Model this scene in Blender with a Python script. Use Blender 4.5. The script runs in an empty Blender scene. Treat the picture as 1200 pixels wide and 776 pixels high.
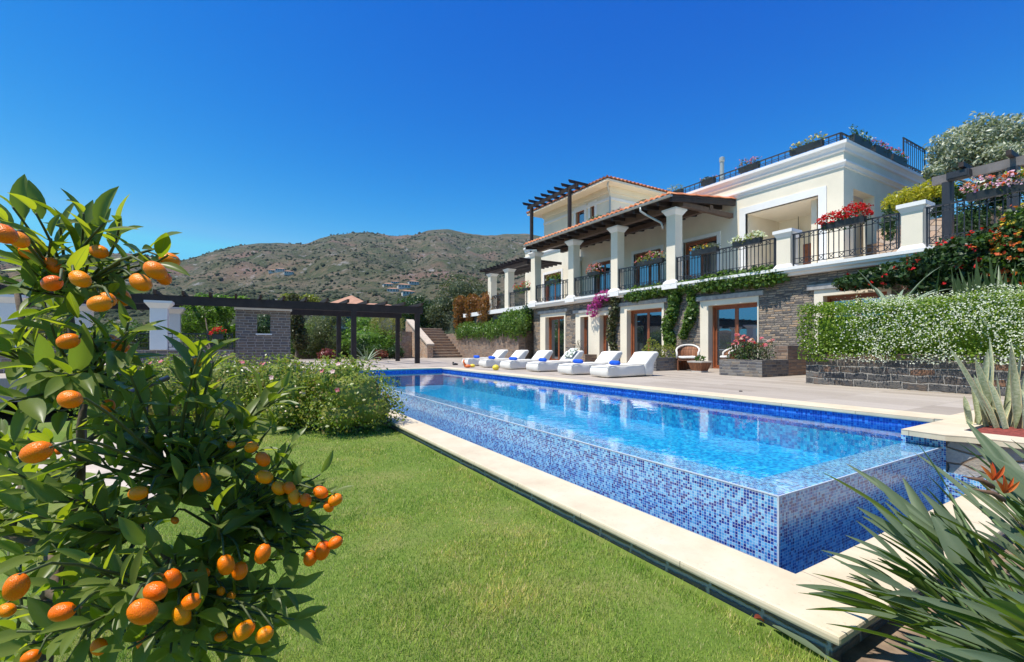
import bpy, bmesh, math, random
import numpy as np
from mathutils import Vector, noise
R = math.radians
scene = bpy.context.scene
COL = scene.collection
# ---------------------------------------------------------------- camera
CAMZ = 0.80                                  # camera height over the pool deck (deck = z 0)
YAW = 31.04
cam_d = bpy.data.cameras.new("camera"); cam = bpy.data.objects.new("camera", cam_d); COL.objects.link(cam)
cam.location = (0, 0, CAMZ); cam.rotation_euler = (R(90), 0, R(-YAW))
cam_d.sensor_width = 36; cam_d.lens = 540 / 1200 * 36; cam_d.shift_y = 18 / 1200
cam_d.clip_start = 0.05; cam_d.clip_end = 9000
scene.camera = cam
# ---------------------------------------------------------------- light
SUN_EL, SUN_AZ = 66.0, math.atan2(-0.997, 0.07)      # azimuth of the sun, from +Y towards +X
world = bpy.data.worlds.new("World"); scene.world = world; world.use_nodes = True
wn = world.node_tree; wn.nodes.clear()
wo = wn.nodes.new('ShaderNodeOutputWorld'); wb = wn.nodes.new('ShaderNodeBackground')
sky = wn.nodes.new('ShaderNodeTexSky'); sky.sky_type = 'NISHITA'; sky.sun_disc = False
sky.sun_elevation = R(SUN_EL); sky.sun_rotation = SUN_AZ
sky.air_density = 1.0; sky.dust_density = 0.35; sky.ozone_density = 3.0; sky.altitude = 0
hs = wn.nodes.new('ShaderNodeHueSaturation'); hs.inputs['Saturation'].default_value = 1.72; hs.inputs['Hue'].default_value = .496
wn.links.new(sky.outputs[0], hs.inputs['Color'])
sp_ = wn.nodes.new('ShaderNodeSeparateColor'); cb_ = wn.nodes.new('ShaderNodeCombineColor'); wn.links.new(hs.outputs[0], sp_.inputs[0])
for i_, (k_, p_, m_) in enumerate(((.0046, 6.0, .9), (.70, 1.75, 4.0), (1.88, .65, 7.0))):     # contrast of the sky, channel by channel, as a polarised exposure gives it
    a_ = wn.nodes.new('ShaderNodeMath'); a_.operation = 'POWER'; a_.inputs[1].default_value = p_; wn.links.new(sp_.outputs[max(1, i_)], a_.inputs[0])
    b_ = wn.nodes.new('ShaderNodeMath'); b_.operation = 'MULTIPLY'; b_.inputs[1].default_value = k_; wn.links.new(a_.outputs[0], b_.inputs[0])
    c_ = wn.nodes.new('ShaderNodeMath'); c_.operation = 'MINIMUM'; c_.inputs[1].default_value = m_; wn.links.new(b_.outputs[0], c_.inputs[0]); wn.links.new(c_.outputs[0], cb_.inputs[i_])
wn.links.new(cb_.outputs[0], wb.inputs[0])
wb.inputs[1].default_value = 0.125
wn.links.new(wb.outputs[0], wo.inputs[0])
sd = bpy.data.lights.new("sun", 'SUN'); sun = bpy.data.objects.new("sun", sd); COL.objects.link(sun)
sd.energy = 5.0; sd.angle = R(0.53); sd.color = (1.0, 0.95, 0.86)
sv = Vector((math.sin(SUN_AZ) * math.cos(R(SUN_EL)), math.cos(SUN_AZ) * math.cos(R(SUN_EL)), math.sin(R(SUN_EL))))
sun.rotation_euler = sv.to_track_quat('Z', 'Y').to_euler(); sun.location = (-10, 5, 30)
vs = scene.view_settings
vs.view_transform = 'Standard'; vs.look = 'None'; vs.gamma = 1.0; vs.use_curve_mapping = False; vs.exposure = 0.36
scene.cycles.use_denoising = True; scene.cycles.max_bounces = 8; scene.cycles.transparent_max_bounces = 12
scene.cycles.caustics_reflective = False; scene.cycles.caustics_refractive = False
# ---------------------------------------------------------------- pixel -> place
S_, C_ = math.sin(R(YAW)), math.cos(R(YAW))
def P(px, py, d=None, X=None, Y=None, z=None):
    """the place seen at a photo pixel, given its depth, its X, its Y or its height"""
    a, b = (px - 600) / 540, (406 - py) / 540
    v = (S_ + C_ * a, C_ - S_ * a, b)
    if d is None:
        d = X / v[0] if X is not None else Y / v[1] if Y is not None else (z - CAMZ) / b
    return Vector((v[0] * d, v[1] * d, CAMZ + b * d))
def YX(px, X):                                # Y of a pixel column on the plane X
    return P(px, 406, X=X).y
def ZX(px, py, X):
    return P(px, py, X=X).z
# ---------------------------------------------------------------- objects
WL = {}
def thing(name, label, cat, loc=(0, 0, 0), group=None):
    o = bpy.data.objects.new(name, None); COL.objects.link(o)
    o.location = loc; o.empty_display_size = .2
    o['label'] = label; o['category'] = cat
    if group: o['group'] = group
    WL[o.name] = Vector(loc)
    return o
def tag(o, label, cat, group=None):
    o['label'] = label; o['category'] = cat
    if group: o['group'] = group
    return o
def struct(o):
    o['kind'] = 'structure'; return o
def stuff(o):
    o['kind'] = 'stuff'; return o
def link_mesh(name, me, m, parent=None, base=None):
    o = bpy.data.objects.new(name, me); COL.objects.link(o)
    if m is not None:
        for mm in (m if isinstance(m, (list, tuple)) else [m]): me.materials.append(mm)
    w = WL.get(parent.name, Vector()) if parent else Vector()
    if parent: o.parent = parent
    b = Vector(base) if base is not None else w
    if b.length > 0:
        n = len(me.vertices); co = np.empty(n * 3, np.float32); me.vertices.foreach_get('co', co)
        co = co.reshape(-1, 3) - np.array(b, np.float32); me.vertices.foreach_set('co', co.ravel())
    o.location = b - w
    WL[o.name] = b.copy()
    return o
def move_copy(root, loc, label=None, group=None):
    """a copy of a thing with copies of its parts and their parts"""
    r = root.copy(); COL.objects.link(r); r.location = loc; WL[r.name] = Vector(loc)
    if label: r['label'] = label
    if group: r['group'] = group
    for ch in list(root.children):
        c = ch.copy(); COL.objects.link(c); c.parent = r
        for g in list(ch.children):
            d = g.copy(); COL.objects.link(d); d.parent = c
    return r
class MB:
    """collects boxes, bars, tubes and sheets; build() links them as ONE mesh object"""
    def __init__(s): s.v = []; s.f = []; s.uv = None
    def add(s, vs, fs):
        n = len(s.v); s.v += [tuple(p) for p in vs]; s.f += [tuple(i + n for i in f) for f in fs]; return s
    def box(s, x0, x1, y0, y1, z0, z1):
        x0, x1 = min(x0, x1), max(x0, x1); y0, y1 = min(y0, y1), max(y0, y1); z0, z1 = min(z0, z1), max(z0, z1)
        return s.add([(x0, y0, z0), (x1, y0, z0), (x1, y1, z0), (x0, y1, z0), (x0, y0, z1), (x1, y0, z1), (x1, y1, z1), (x0, y1, z1)],
                     [(0, 3, 2, 1), (4, 5, 6, 7), (0, 1, 5, 4), (1, 2, 6, 5), (2, 3, 7, 6), (3, 0, 4, 7)])
    def frustum(s, cx, cy, hx0, hy0, z0, hx1, hy1, z1):
        return s.add([(cx - hx0, cy - hy0, z0), (cx + hx0, cy - hy0, z0), (cx + hx0, cy + hy0, z0), (cx - hx0, cy + hy0, z0),
                      (cx - hx1, cy - hy1, z1), (cx + hx1, cy - hy1, z1), (cx + hx1, cy + hy1, z1), (cx - hx1, cy + hy1, z1)],
                     [(0, 3, 2, 1), (4, 5, 6, 7), (0, 1, 5, 4), (1, 2, 6, 5), (2, 3, 7, 6), (3, 0, 4, 7)])
    def bar(s, p, q, w, h=None):
        p, q = Vector(p), Vector(q); d = (q - p).normalized(); h = h or w
        u = d.cross(Vector((0, 0, 1)))
        if u.length < .01: u = Vector((1, 0, 0)) if abs(d.z) > .9 else Vector((0, 1, 0))
        u.normalize(); v = u.cross(d)
        c = [u * (a * w / 2) + v * (b * h / 2) for a, b in ((-1, -1), (1, -1), (1, 1), (-1, 1))]
        return s.add([p + k for k in c] + [q + k for k in c],
                     [(0, 1, 2, 3), (7, 6, 5, 4), (0, 4, 5, 1), (1, 5, 6, 2), (2, 6, 7, 3), (3, 7, 4, 0)])
    def tube(s, pts, rad, n=8, cap=True):
        pts = [Vector(p) for p in pts]; k = len(pts)
        rad = rad if isinstance(rad, (list, tuple)) else [rad] * k
        vs = []; u = None
        for i, p in enumerate(pts):
            d = (pts[min(i + 1, k - 1)] - pts[max(i - 1, 0)]).normalized()
            if u is None:
                u = d.orthogonal().normalized()
            else:
                u = (u - d * u.dot(d)); u = u.normalized() if u.length > 1e-5 else d.orthogonal().normalized()
            w = d.cross(u)
            vs += [p + (u * math.cos(2 * math.pi * j / n) + w * math.sin(2 * math.pi * j / n)) * rad[i] for j in range(n)]
        fs = [(i * n + j, i * n + (j + 1) % n, (i + 1) * n + (j + 1) % n, (i + 1) * n + j) for i in range(k - 1) for j in range(n)]
        if cap: fs += [tuple(range(n - 1, -1, -1)), tuple((k - 1) * n + j for j in range(n))]
        return s.add(vs, fs)
    def prism_y(s, prof, y0, y1):              # profile in (x,z), swept along Y
        n = len(prof)
        return s.add([(x, y0, z) for x, z in prof] + [(x, y1, z) for x, z in prof],
                     [tuple(range(n)), tuple(range(2 * n - 1, n - 1, -1))] + [(i, i + n, (i + 1) % n + n, (i + 1) % n) for i in range(n)])
    def prism_x(s, prof, x0, x1):              # profile in (y,z), swept along X
        n = len(prof)
        return s.add([(x0, y, z) for y, z in prof] + [(x1, y, z) for y, z in prof],
                     [tuple(range(n - 1, -1, -1)), tuple(range(n, 2 * n))] + [(i, (i + 1) % n, (i + 1) % n + n, i + n) for i in range(n)])
    def slab(s, poly, z0, z1):
        n = len(poly)
        return s.add([(x, y, z0) for x, y in poly] + [(x, y, z1) for x, y in poly],
                     [tuple(range(n - 1, -1, -1)), tuple(range(n, 2 * n))] + [(i, (i + 1) % n, (i + 1) % n + n, i + n) for i in range(n)])
    def lathe(s, cx, cy, prof, n=16):
        vs = [(cx + r * math.cos(2 * math.pi * j / n), cy + r * math.sin(2 * math.pi * j / n), z) for r, z in prof for j in range(n)]
        k = len(prof)
        fs = [(i * n + j, i * n + (j + 1) % n, (i + 1) * n + (j + 1) % n, (i + 1) * n + j) for i in range(k - 1) for j in range(n)]
        fs += [tuple(range(n - 1, -1, -1)), tuple((k - 1) * n + j for j in range(n))]
        return s.add(vs, fs)
    def build(s, name, m, parent=None, smooth=False, base=None, bevel=0, fixn=False, seg=2):
        me = bpy.data.meshes.new(name); me.from_pydata([tuple(p) for p in s.v], [], s.f)
        if bevel or fixn:
            bm = bmesh.new(); bm.from_mesh(me)
            bmesh.ops.recalc_face_normals(bm, faces=bm.faces)
            if bevel:
                bmesh.ops.bevel(bm, geom=bm.edges[:], offset=bevel, segments=seg, profile=.6, affect='EDGES', clamp_overlap=True)
            bm.to_mesh(me); bm.free()
        box_uv(me)
        if smooth: me.polygons.foreach_set('use_smooth', np.ones(len(me.polygons), bool))
        if base == 'auto':
            co = np.array(s.v); base = (float(co[:, 0].mean()), float(co[:, 1].mean()), float(co[:, 2].min()))
        return link_mesh(name, me, m, parent, base)
def box_uv(me):
    """world-metre UVs, projected along each face's main axis"""
    nl = len(me.loops)
    if nl == 0: return
    me.update()
    uvl = me.uv_layers.new(name='UVMap')
    co = np.empty(len(me.vertices) * 3, np.float32); me.vertices.foreach_get('co', co); co = co.reshape(-1, 3)
    vi = np.empty(nl, np.int32); me.loops.foreach_get('vertex_index', vi)
    nf = len(me.polygons); nrm = np.empty(nf * 3, np.float32); me.polygons.foreach_get('normal', nrm); nrm = np.abs(nrm.reshape(-1, 3))
    lt = np.empty(nf, np.int32); me.polygons.foreach_get('loop_total', lt)
    ax = np.repeat(np.argmax(nrm + np.array([.001, 0, .002]), 1), lt)
    p = co[vi]; uv = np.empty((nl, 2), np.float32)
    uv[:, 0] = np.where(ax == 0, p[:, 1], p[:, 0]); uv[:, 1] = np.where(ax == 2, p[:, 1], p[:, 2])
    uvl.data.foreach_set('uv', uv.ravel())
def np_mesh(name, V, F, m, parent=None, UV=None, smooth=False, base=None):
    """V (n,3); F (k,4) or (k,3) index array; UV per vertex"""
    me = bpy.data.meshes.new(name); V = np.asarray(V, np.float32); F = np.asarray(F, np.int32)
    k, w = F.shape
    me.vertices.add(len(V)); me.vertices.foreach_set('co', V.ravel())
    me.loops.add(k * w); me.loops.foreach_set('vertex_index', F.ravel())
    me.polygons.add(k); me.polygons.foreach_set('loop_start', np.arange(0, k * w, w, dtype=np.int32))
    me.update(calc_edges=True)
    if UV is not None:
        l = me.uv_layers.new(name='UVMap'); l.data.foreach_set('uv', np.asarray(UV, np.float32)[F.ravel()].ravel())
    if smooth: me.polygons.foreach_set('use_smooth', np.ones(k, bool))
    if base == 'auto': base = (float(V[:, 0].mean()), float(V[:, 1].mean()), float(V[:, 2].min()))
    return link_mesh(name, me, m, parent, base)
# ---------------------------------------------------------------- materials
def srgb(r, g, b):
    f = lambda c: (c / 255 / 12.92) if c / 255 <= .04045 else ((c / 255 + .055) / 1.055) ** 2.4
    return (f(r), f(g), f(b))
class NT:
    def __init__(s, name):
        s.m = bpy.data.materials.new(name); s.m.use_nodes = True; s.t = s.m.node_tree; s.t.nodes.clear()
        s.out = s.t.nodes.new('ShaderNodeOutputMaterial')
    def n(s, kind, ins=None, **kw):
        nd = s.t.nodes.new('ShaderNode' + kind)
        for k, v in kw.items(): setattr(nd, k, v)
        for k, v in (ins or {}).items(): s.set(nd.inputs[k], v)
        return nd
    def set(s, sock, v):
        if isinstance(v, bpy.types.NodeSocket): s.t.links.new(v, sock)
        elif isinstance(v, (tuple, list)) and len(v) == 3 and sock.type == 'RGBA': sock.default_value = (*v, 1)
        else: sock.default_value = v
    def math(s, op, a, b=0.0, c=None):
        nd = s.n('Math', operation=op); s.set(nd.inputs[0], a); s.set(nd.inputs[1], b)
        if c is not None: s.set(nd.inputs[2], c)
        return nd.outputs[0]
    def mix(s, f, a, b, mode='MIX'):
        nd = s.n('Mix', data_type='RGBA', blend_type=mode)
        s.set(nd.inputs[0], f); s.set(nd.inputs[6], a); s.set(nd.inputs[7], b); return nd.outputs[2]
    def ramp(s, f, stops, const=False):
        nd = s.n('ValToRGB'); cr = nd.color_ramp; cr.interpolation = 'CONSTANT' if const else 'LINEAR'
        while len(cr.elements) < len(stops): cr.elements.new(.5)
        for e, (p, c) in zip(cr.elements, stops):
            e.position = p; e.color = (*c, 1)
        s.set(nd.inputs[0], f); return nd.outputs[0]
    def uv(s): return s.n('TexCoord').outputs['UV']
    def obj(s): return s.n('TexCoord').outputs['Object']
    def noise(s, v, scale, detail=4, rough=.55, dim='3D'):
        return s.n('TexNoise', {'Vector': v, 'Scale': scale, 'Detail': detail, 'Roughness': rough}).outputs['Fac']
    def bump(s, h, st=.3, dist=.01):
        return s.n('Bump', {'Height': h, 'Strength': st, 'Distance': dist}).outputs[0]
    def pbr(s, col, rough=.6, normal=None, spec=.5, metal=0.0, **kw):
        b = s.n('BsdfPrincipled', {'Base Color': col, 'Roughness': rough, 'Metallic': metal, 'Specular IOR Level': spec})
        if normal is not None: s.set(b.inputs['Normal'], normal)
        for k, v in kw.items(): s.set(b.inputs[k.replace('_', ' ')], v)
        return b.outputs[0]
    def done(s, sh):
        s.t.links.new(sh, s.out.inputs[0]); return s.m
    def cells(s, uv, w, h, stagger=.5, jit=1.0):
        """running-bond cells: (random value per cell, distance to the joint in metres)"""
        sp = s.n('SeparateXYZ', {0: uv}); u, v = sp.outputs[0], sp.outputs[1]
        rv = s.math('DIVIDE', v, h); row = s.math('FLOOR', rv)
        off = s.n('TexWhiteNoise', {'W': row}, noise_dimensions='1D').outputs[0]
        ru = s.math('ADD', s.math('DIVIDE', u, w), s.math('MULTIPLY', off, stagger * 2)); colm = s.math('FLOOR', ru)
        cv = s.n('CombineXYZ', {0: colm, 1: row, 2: 3.7})
        rnd = s.n('TexWhiteNoise', {'Vector': cv.outputs[0]}, noise_dimensions='3D')
        fu = s.math('FRACT', ru); fv = s.math('FRACT', rv)
        eu = s.math('MULTIPLY', s.math('MINIMUM', fu, s.math('SUBTRACT', 1.0, fu)), w)
        ev = s.math('MULTIPLY', s.math('MINIMUM', fv, s.math('SUBTRACT', 1.0, fv)), h)
        return rnd.outputs[0], s.math('MINIMUM', eu, ev)
def plain(name, col, rough=.6, var=.12, scale=3.0, bump=.15, bscale=60, spec=.4, metal=0.0, detail=6):
    t = NT(name); v = t.obj()
    n = t.noise(v, scale, detail, .6)
    lo = tuple(c * (1 - var) for c in col); hi = tuple(min(1, c * (1 + var)) for c in col)
    c = t.ramp(n, [(.3, lo), (.7, hi)])
    nm = t.bump(t.noise(v, bscale, 3), bump, .004) if bump else None
    return t.done(t.pbr(c, rough, nm, spec, metal))
def stone(name, cols, w=.30, h=.085, mortar=(.16, .14, .12), joint=.008, warp=.02, bumpd=.03, rough=.85):
    t = NT(name); uv = t.uv()
    wn_ = t.n('TexNoise', {'Vector': uv, 'Scale': 5.0, 'Detail': 3}).outputs['Color']
    off = t.n('VectorMath', {0: wn_, 1: (.5, .5, .5)}, operation='SUBTRACT').outputs[0]
    off = t.n('VectorMath', {0: off, 'Scale': warp * 2}, operation='SCALE').outputs[0]
    uvw = t.n('VectorMath', {0: uv, 1: off}, operation='ADD').outputs[0]
    r1, e1 = t.cells(uvw, w, h)
    n1 = t.noise(uv, 9, 6, .65); n2 = t.noise(uv, 45, 4, .6)
    k = len(cols)
    c = t.ramp(t.math('ADD', r1, t.math('MULTIPLY', t.math('SUBTRACT', n1, .5), .45)), [((i + .5) / k, cc) for i, cc in enumerate(cols)])
    c = t.mix(t.math('MULTIPLY', n2, .55), c, t.mix(.5, c, (.02, .02, .02), 'MULTIPLY'))
    je = t.math('ADD', joint, t.math('MULTIPLY', t.math('SUBTRACT', n2, .5), joint * 1.6))
    mk = t.n('MapRange', {'Value': e1, 'From Min': t.math('MULTIPLY', je, .5), 'From Max': t.math('MULTIPLY', je, 1.3)}).outputs[0]
    c = t.mix(mk, mortar, c)
    hgt = t.math('ADD', t.math('MULTIPLY', mk, t.math('ADD', .6, t.math('MULTIPLY', r1, .6))), t.math('MULTIPLY', n2, .35))
    return t.done(t.pbr(c, rough, t.bump(hgt, .9, bumpd), .3))
def rubble(name, cols, sc=4.0, mortar=(.3, .25, .2), stretch=1.6):
    t = NT(name); uv = t.uv()
    mp = t.n('Mapping', {'Vector': uv, 'Scale': (1, stretch, 1)}).outputs[0]
    nz = t.n('TexNoise', {'Vector': mp, 'Scale': 6.0}).outputs['Color']
    off = t.n('VectorMath', {0: nz, 'Scale': .06}, operation='SCALE').outputs[0]
    mv = t.n('VectorMath', {0: mp, 1: off}, operation='ADD').outputs[0]
    v1 = t.n('TexVoronoi', {'Vector': mv, 'Scale': sc}, voronoi_dimensions='2D')
    ve = t.n('TexVoronoi', {'Vector': mv, 'Scale': sc}, voronoi_dimensions='2D', feature='DISTANCE_TO_EDGE').outputs[0]
    r = t.n('SeparateColor', {0: v1.outputs['Color']}).outputs[0]
    n2 = t.noise(uv, 30, 5, .65); k = len(cols)
    c = t.ramp(t.math('ADD', r, t.math('MULTIPLY', t.math('SUBTRACT', n2, .5), .5)), [((i + .5) / k, cc) for i, cc in enumerate(cols)])
    mk = t.n('MapRange', {'Value': ve, 'From Min': .015, 'From Max': .07}).outputs[0]
    c = t.mix(mk, mortar, c)
    return t.done(t.pbr(c, .85, t.bump(t.math('ADD', mk, t.math('MULTIPLY', n2, .4)), .9, .03), .3))
def leafmat(name, cols, trans=.25, rough=.4, spec=.35, back=None, midrib=None, edge=None):
    """leaf colour that varies from leaf to leaf; cols = ramp over the per-island random value"""
    t = NT(name); g = t.n('NewGeometry')
    k = len(cols)
    c = t.ramp(g.outputs['Random Per Island'], [(i / max(1, k - 1), cc) for i, cc in enumerate(cols)])
    v = t.noise(t.obj(), 25, 3); c = t.mix(t.math('MULTIPLY', v, .5), c, t.mix(1.0, c, (.55, .6, .5), 'MULTIPLY'))
    if midrib:
        u = t.n('SeparateXYZ', {0: t.uv()}).outputs[0]
        dd = t.math('ABSOLUTE', t.math('SUBTRACT', u, .5))
        c = t.mix(t.n('MapRange', {'Value': dd, 'From Min': .035, 'From Max': .012}).outputs[0], c, midrib)
        if edge: c = t.mix(t.n('MapRange', {'Value': dd, 'From Min': .455, 'From Max': .49}).outputs[0], c, edge)
    if back: c = t.mix(g.outputs['Backfacing'], c, back)
    p = t.pbr(c, rough, None, spec)
    tr = t.n('BsdfTranslucent', {'Color': t.mix(1.0, c, (1.5, 1.75, .6), 'MULTIPLY')}).outputs[0]
    mx = t.n('MixShader', {0: trans, 1: p, 2: tr})
    return t.done(mx.outputs[0])
# ---------------------------------------------------------------- the materials of the setting
def mosaic(name, cols, tile=.02, grout=(.62, .67, .74), rough=.16, blotch=0.0):
    t = NT(name); uv = t.uv()
    r, e = t.cells(uv, tile, tile, 0.0)
    if blotch: r = t.math('ADD', t.math('MULTIPLY', r, 1 - blotch), t.math('MULTIPLY', t.noise(uv, 2.2, 3), blotch))
    k = len(cols); c = t.ramp(r, [(i / k, cc) for i, cc in enumerate(cols)], const=True)
    mk = t.n('MapRange', {'Value': e, 'From Min': .0007, 'From Max': .0016}).outputs[0]
    c = t.mix(mk, grout, c)
    ro = t.math('ADD', .5, t.math('MULTIPLY', mk, rough - .5))
    return t.done(t.pbr(c, ro, t.bump(mk, .25, .002), .55))
BL = [(.010, .022, .19), (.06, .27, .57), (.20, .48, .72), (.015, .08, .36), (.10, .37, .66), (.012, .035, .24), (.025, .14, .44), (.25, .52, .74), (.045, .23, .54), (.15, .43, .69)]
M_tile = mosaic('blue_mosaic', BL)
M_tile_in = mosaic('pool_interior_mosaic', [(.004, .20, .52), (.010, .36, .70), (.006, .27, .60), (.03, .50, .80), (.004, .22, .54), (.015, .42, .74), (.06, .60, .86)], .04, (.05, .46, .72), .5, .2)
def limestone():
    t = NT('cream_limestone'); v = t.obj()
    n = t.noise(v, 2.5, 7, .62); n2 = t.noise(v, 38, 5, .7)
    c = t.ramp(n, [(.28, (.58, .47, .32)), (.5, (.67, .56, .39)), (.75, (.73, .63, .47))])
    c = t.mix(t.n('MapRange', {'Value': n2, 'From Min': .60, 'From Max': .74}).outputs[0], c, (.50, .38, .24))
    r, e = t.cells(t.uv(), .9, 40.0, 0.0)
    c = t.mix(t.math('MULTIPLY', r, .45), c, t.mix(1.0, c, (.80, .78, .74), 'MULTIPLY'))
    st = t.n('MapRange', {'Value': t.noise(v, 1.1, 8, .7), 'From Min': .56, 'From Max': .70}).outputs[0]; c = t.mix(t.math('MULTIPLY', st, .35), c, (.46, .36, .23))
    c = t.mix(t.n('MapRange', {'Value': e, 'From Min': .002, 'From Max': .005}).outputs[0], (.30, .24, .17), c)
    return t.done(t.pbr(c, .6, t.bump(n2, .12, .004), .35))
M_coping = limestone()
def decking():
    t = NT('beige_porcelain_paving'); uv = t.uv()
    r, e = t.cells(uv, .3, 1.2, 0.0)
    mp = t.n('Mapping', {'Vector': uv, 'Scale': (14, 1.2, 1)}).outputs[0]
    n = t.noise(mp, 2.0, 6, .6); n2 = t.noise(uv, .8, 4)
    f = t.math('ADD', t.math('MULTIPLY', r, .45), t.math('MULTIPLY', n, .55))
    c = t.ramp(f, [(.25, (.33, .27, .21)), (.5, (.42, .355, .285)), (.75, (.49, .42, .345))])
    c = t.mix(t.math('MULTIPLY', n2, .3), c, (.36, .31, .26))
    c = t.mix(t.n('MapRange', {'Value': e, 'From Min': .001, 'From Max': .004}).outputs[0], (.20, .17, .14), c)
    return t.done(t.pbr(c, .55, t.bump(n, .08, .004), .35))
M_deck = decking()
M_soil = plain('garden_soil', (.13, .085, .055), .95, .5, 8, .8, 40)
M_mulch = plain('red_bark_mulch', (.22, .045, .03), .95, .6, 30, 1.0, 60)
M_path = plain('pale_stone_path', (.50, .42, .34), .8, .2, 3, .2, 50)
SLATE = [(.075, .073, .078), (.21, .19, .17), (.12, .117, .118), (.30, .25, .20), (.095, .093, .10), (.24, .215, .19), (.34, .24, .155), (.15, .14, .135), (.27, .235, .205)]
M_stone = stone('grey_slate_cladding', [(k[0] * 1.75, k[1] * 1.62, k[2] * 1.45) for k in SLATE], .26, .07, (.20, .18, .16), .011, .03, .09)
M_stone_dark = stone('dark_slate_blocks', [(.075, .073, .077), (.16, .145, .13), (.095, .092, .094), (.21, .15, .105), (.08, .08, .085), (.19, .175, .16), (.30, .15, .085), (.12, .113, .11)], .38, .135, (.34, .31, .275), .014, .045, .07)
M_stone_box = stone('mixed_slate_planter', [(.10, .10, .11), (.22, .20, .18), (.15, .15, .16), (.30, .24, .18), (.09, .09, .10), (.25, .23, .21)], .24, .08, (.27, .25, .23), .010)
M_brickwall = stone('brown_grey_masonry', [(.19, .145, .12), (.26, .195, .155), (.16, .135, .125), (.30, .22, .17), (.24, .19, .16), (.17, .15, .155)], .30, .11, (.42, .37, .33), .014)
M_stone_warm = stone('warm_brown_masonry', [(.21, .14, .105), (.36, .235, .16), (.27, .185, .14), (.42, .29, .20), (.24, .18, .145), (.31, .235, .19)], .26, .09, (.28, .23, .19), .009)
M_rubble = rubble('orange_rubble_stone', [(.46, .29, .19), (.56, .38, .27), (.40, .30, .235), (.60, .42, .28), (.48, .37, .29)], 3.6, (.27, .20, .15))
M_rock = rubble('grey_fieldstone', [(.30, .28, .27), (.44, .40, .36), (.20, .19, .19), (.36, .30, .23), (.25, .24, .25)], 4.2, (.24, .165, .11), 1.9)
# ---------------------------------------------------------------- terrain, hills
prof = [(-900, 352), (-500, 330), (-200, 318), (0, 303), (60, 299), (110, 297), (150, 296), (185, 300), (214, 304), (260, 290), (300, 284), (361, 283), (388, 273.5), (431, 272), (460, 276), (484, 275), (508, 267), (521, 266), (540, 270), (567, 273.5), (593, 272), (620, 273), (680, 282), (760, 300), (900, 335), (1100, 365), (1500, 390), (2500, 398)]
ppx = np.array([p[0] for p in prof], float); ppy = np.array([p[1] for p in prof], float)
def hill_h(th, r):
    """ground height at an angle from the view axis and a distance from the garden"""
    a = math.tan(max(-1.35, min(1.35, th))); px = 600 + 540 * a
    el = (406 - np.interp(px, ppx, ppy)) / 540 * math.cos(max(-1.35, min(1.35, th)))
    x, y = r * math.sin(th), r * math.cos(th)
    rr = 1250 + 120 * math.sin(th * 5 + 1)
    t = min(1.0, max(0.0, (r - 55) / (rr - 55)))
    g = t ** 1.45 if r <= rr else 1 - .5 * min(1, (r - rr) / 1200)
    h = el * rr * g
    amp = .052 * r * min(1, max(0, (r - 70) / 250)) * (1 - .93 * min(1, max(0, t - .5) / .5))
    v = Vector((x / 230, y / 230, 3.1))
    h += amp * (noise.fractal(v, .9, 2.1, 5) * 1.15 - .1)
    h += amp * .26 * (1 - 2 * abs(noise.noise(Vector((x / 55, y / 55, 8.2))))) * min(1, t * 4 + .3) + (1.1 * noise.fractal(Vector((x / 26, y / 26, 2.2)), .8, 2.1, 3) * min(1, t * 3) if r < 1400 else 0)
    # a nearer spur that runs down from the left, in front of the main ridge
    sp = math.exp(-((th + .62) / .33) ** 2) * math.exp(-((r - 330) / 150) ** 2)
    h += sp * 10
    return h - 1.4
nth, nr = 420, 170
ths = np.linspace(-1.75, 1.75, nth); rs = 42 * (2600 / 42) ** (np.linspace(0, 1, nr) ** .92)
V = np.zeros((nr, nth, 3), np.float32); yw = R(YAW)
for i, r in enumerate(rs):
    for j, th in enumerate(ths):
        V[i, j] = (r * math.sin(th + yw), r * math.cos(th + yw), hill_h(th, r))
V[:3, :, 2] = -1.4
idx = np.arange(nr * nth).reshape(nr, nth)
F = np.stack([idx[:-1, :-1], idx[:-1, 1:], idx[1:, 1:], idx[1:, :-1]], -1).reshape(-1, 4)[:, ::-1]
def hillmat():
    t = NT('dry_scrub_hillside'); g = t.n('NewGeometry'); v = g.outputs['Position']
    big = t.noise(v, .006, 6, .6); med = t.noise(v, .03, 6, .65); fine = t.noise(v, .16, 5, .7)
    c = t.ramp(big, [(.30, (.16, .122, .078)), (.45, (.20, .148, .10)), (.55, (.13, .115, .08)), (.70, (.235, .16, .125))])
    c = t.mix(t.n('MapRange', {'Value': med, 'From Min': .36, 'From Max': .58}).outputs[0], c, (.075, .085, .042))
    c = t.mix(t.n('MapRange', {'Value': fine, 'From Min': .52, 'From Max': .66}).outputs[0], c, (.045, .058, .028))
    dots = t.n('TexVoronoi', {'Vector': v, 'Scale': .13}, feature='F1').outputs['Distance']
    msk = t.math('MULTIPLY', t.n('MapRange', {'Value': dots, 'From Min': .30, 'From Max': .20}).outputs[0],
                 t.n('MapRange', {'Value': t.noise(v, .012, 4), 'From Min': .40, 'From Max': .55}).outputs[0])
    c = t.mix(t.math('MULTIPLY', msk, .85), c, (.032, .045, .024))
    rock = t.n('MapRange', {'Value': t.noise(v, .05, 8, .7), 'From Min': .59, 'From Max': .66}).outputs[0]
    c = t.mix(t.math('MULTIPLY', rock, .8), c, (.30, .28, .27))
    red = t.n('MapRange', {'Value': t.noise(v, .0075, 5, .6), 'From Min': .55, 'From Max': .64}).outputs[0]
    c = t.mix(t.math('MULTIPLY', red, .55), c, (.26, .145, .12))
    return t.done(t.pbr(c, .95, t.bump(t.math('ADD', fine, t.noise(v, .05, 8, .7)), .9, 6.0), .1))
M_hill = hillmat()
hills = struct(np_mesh('hills', V.reshape(-1, 3), F, M_hill, smooth=True))
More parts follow.
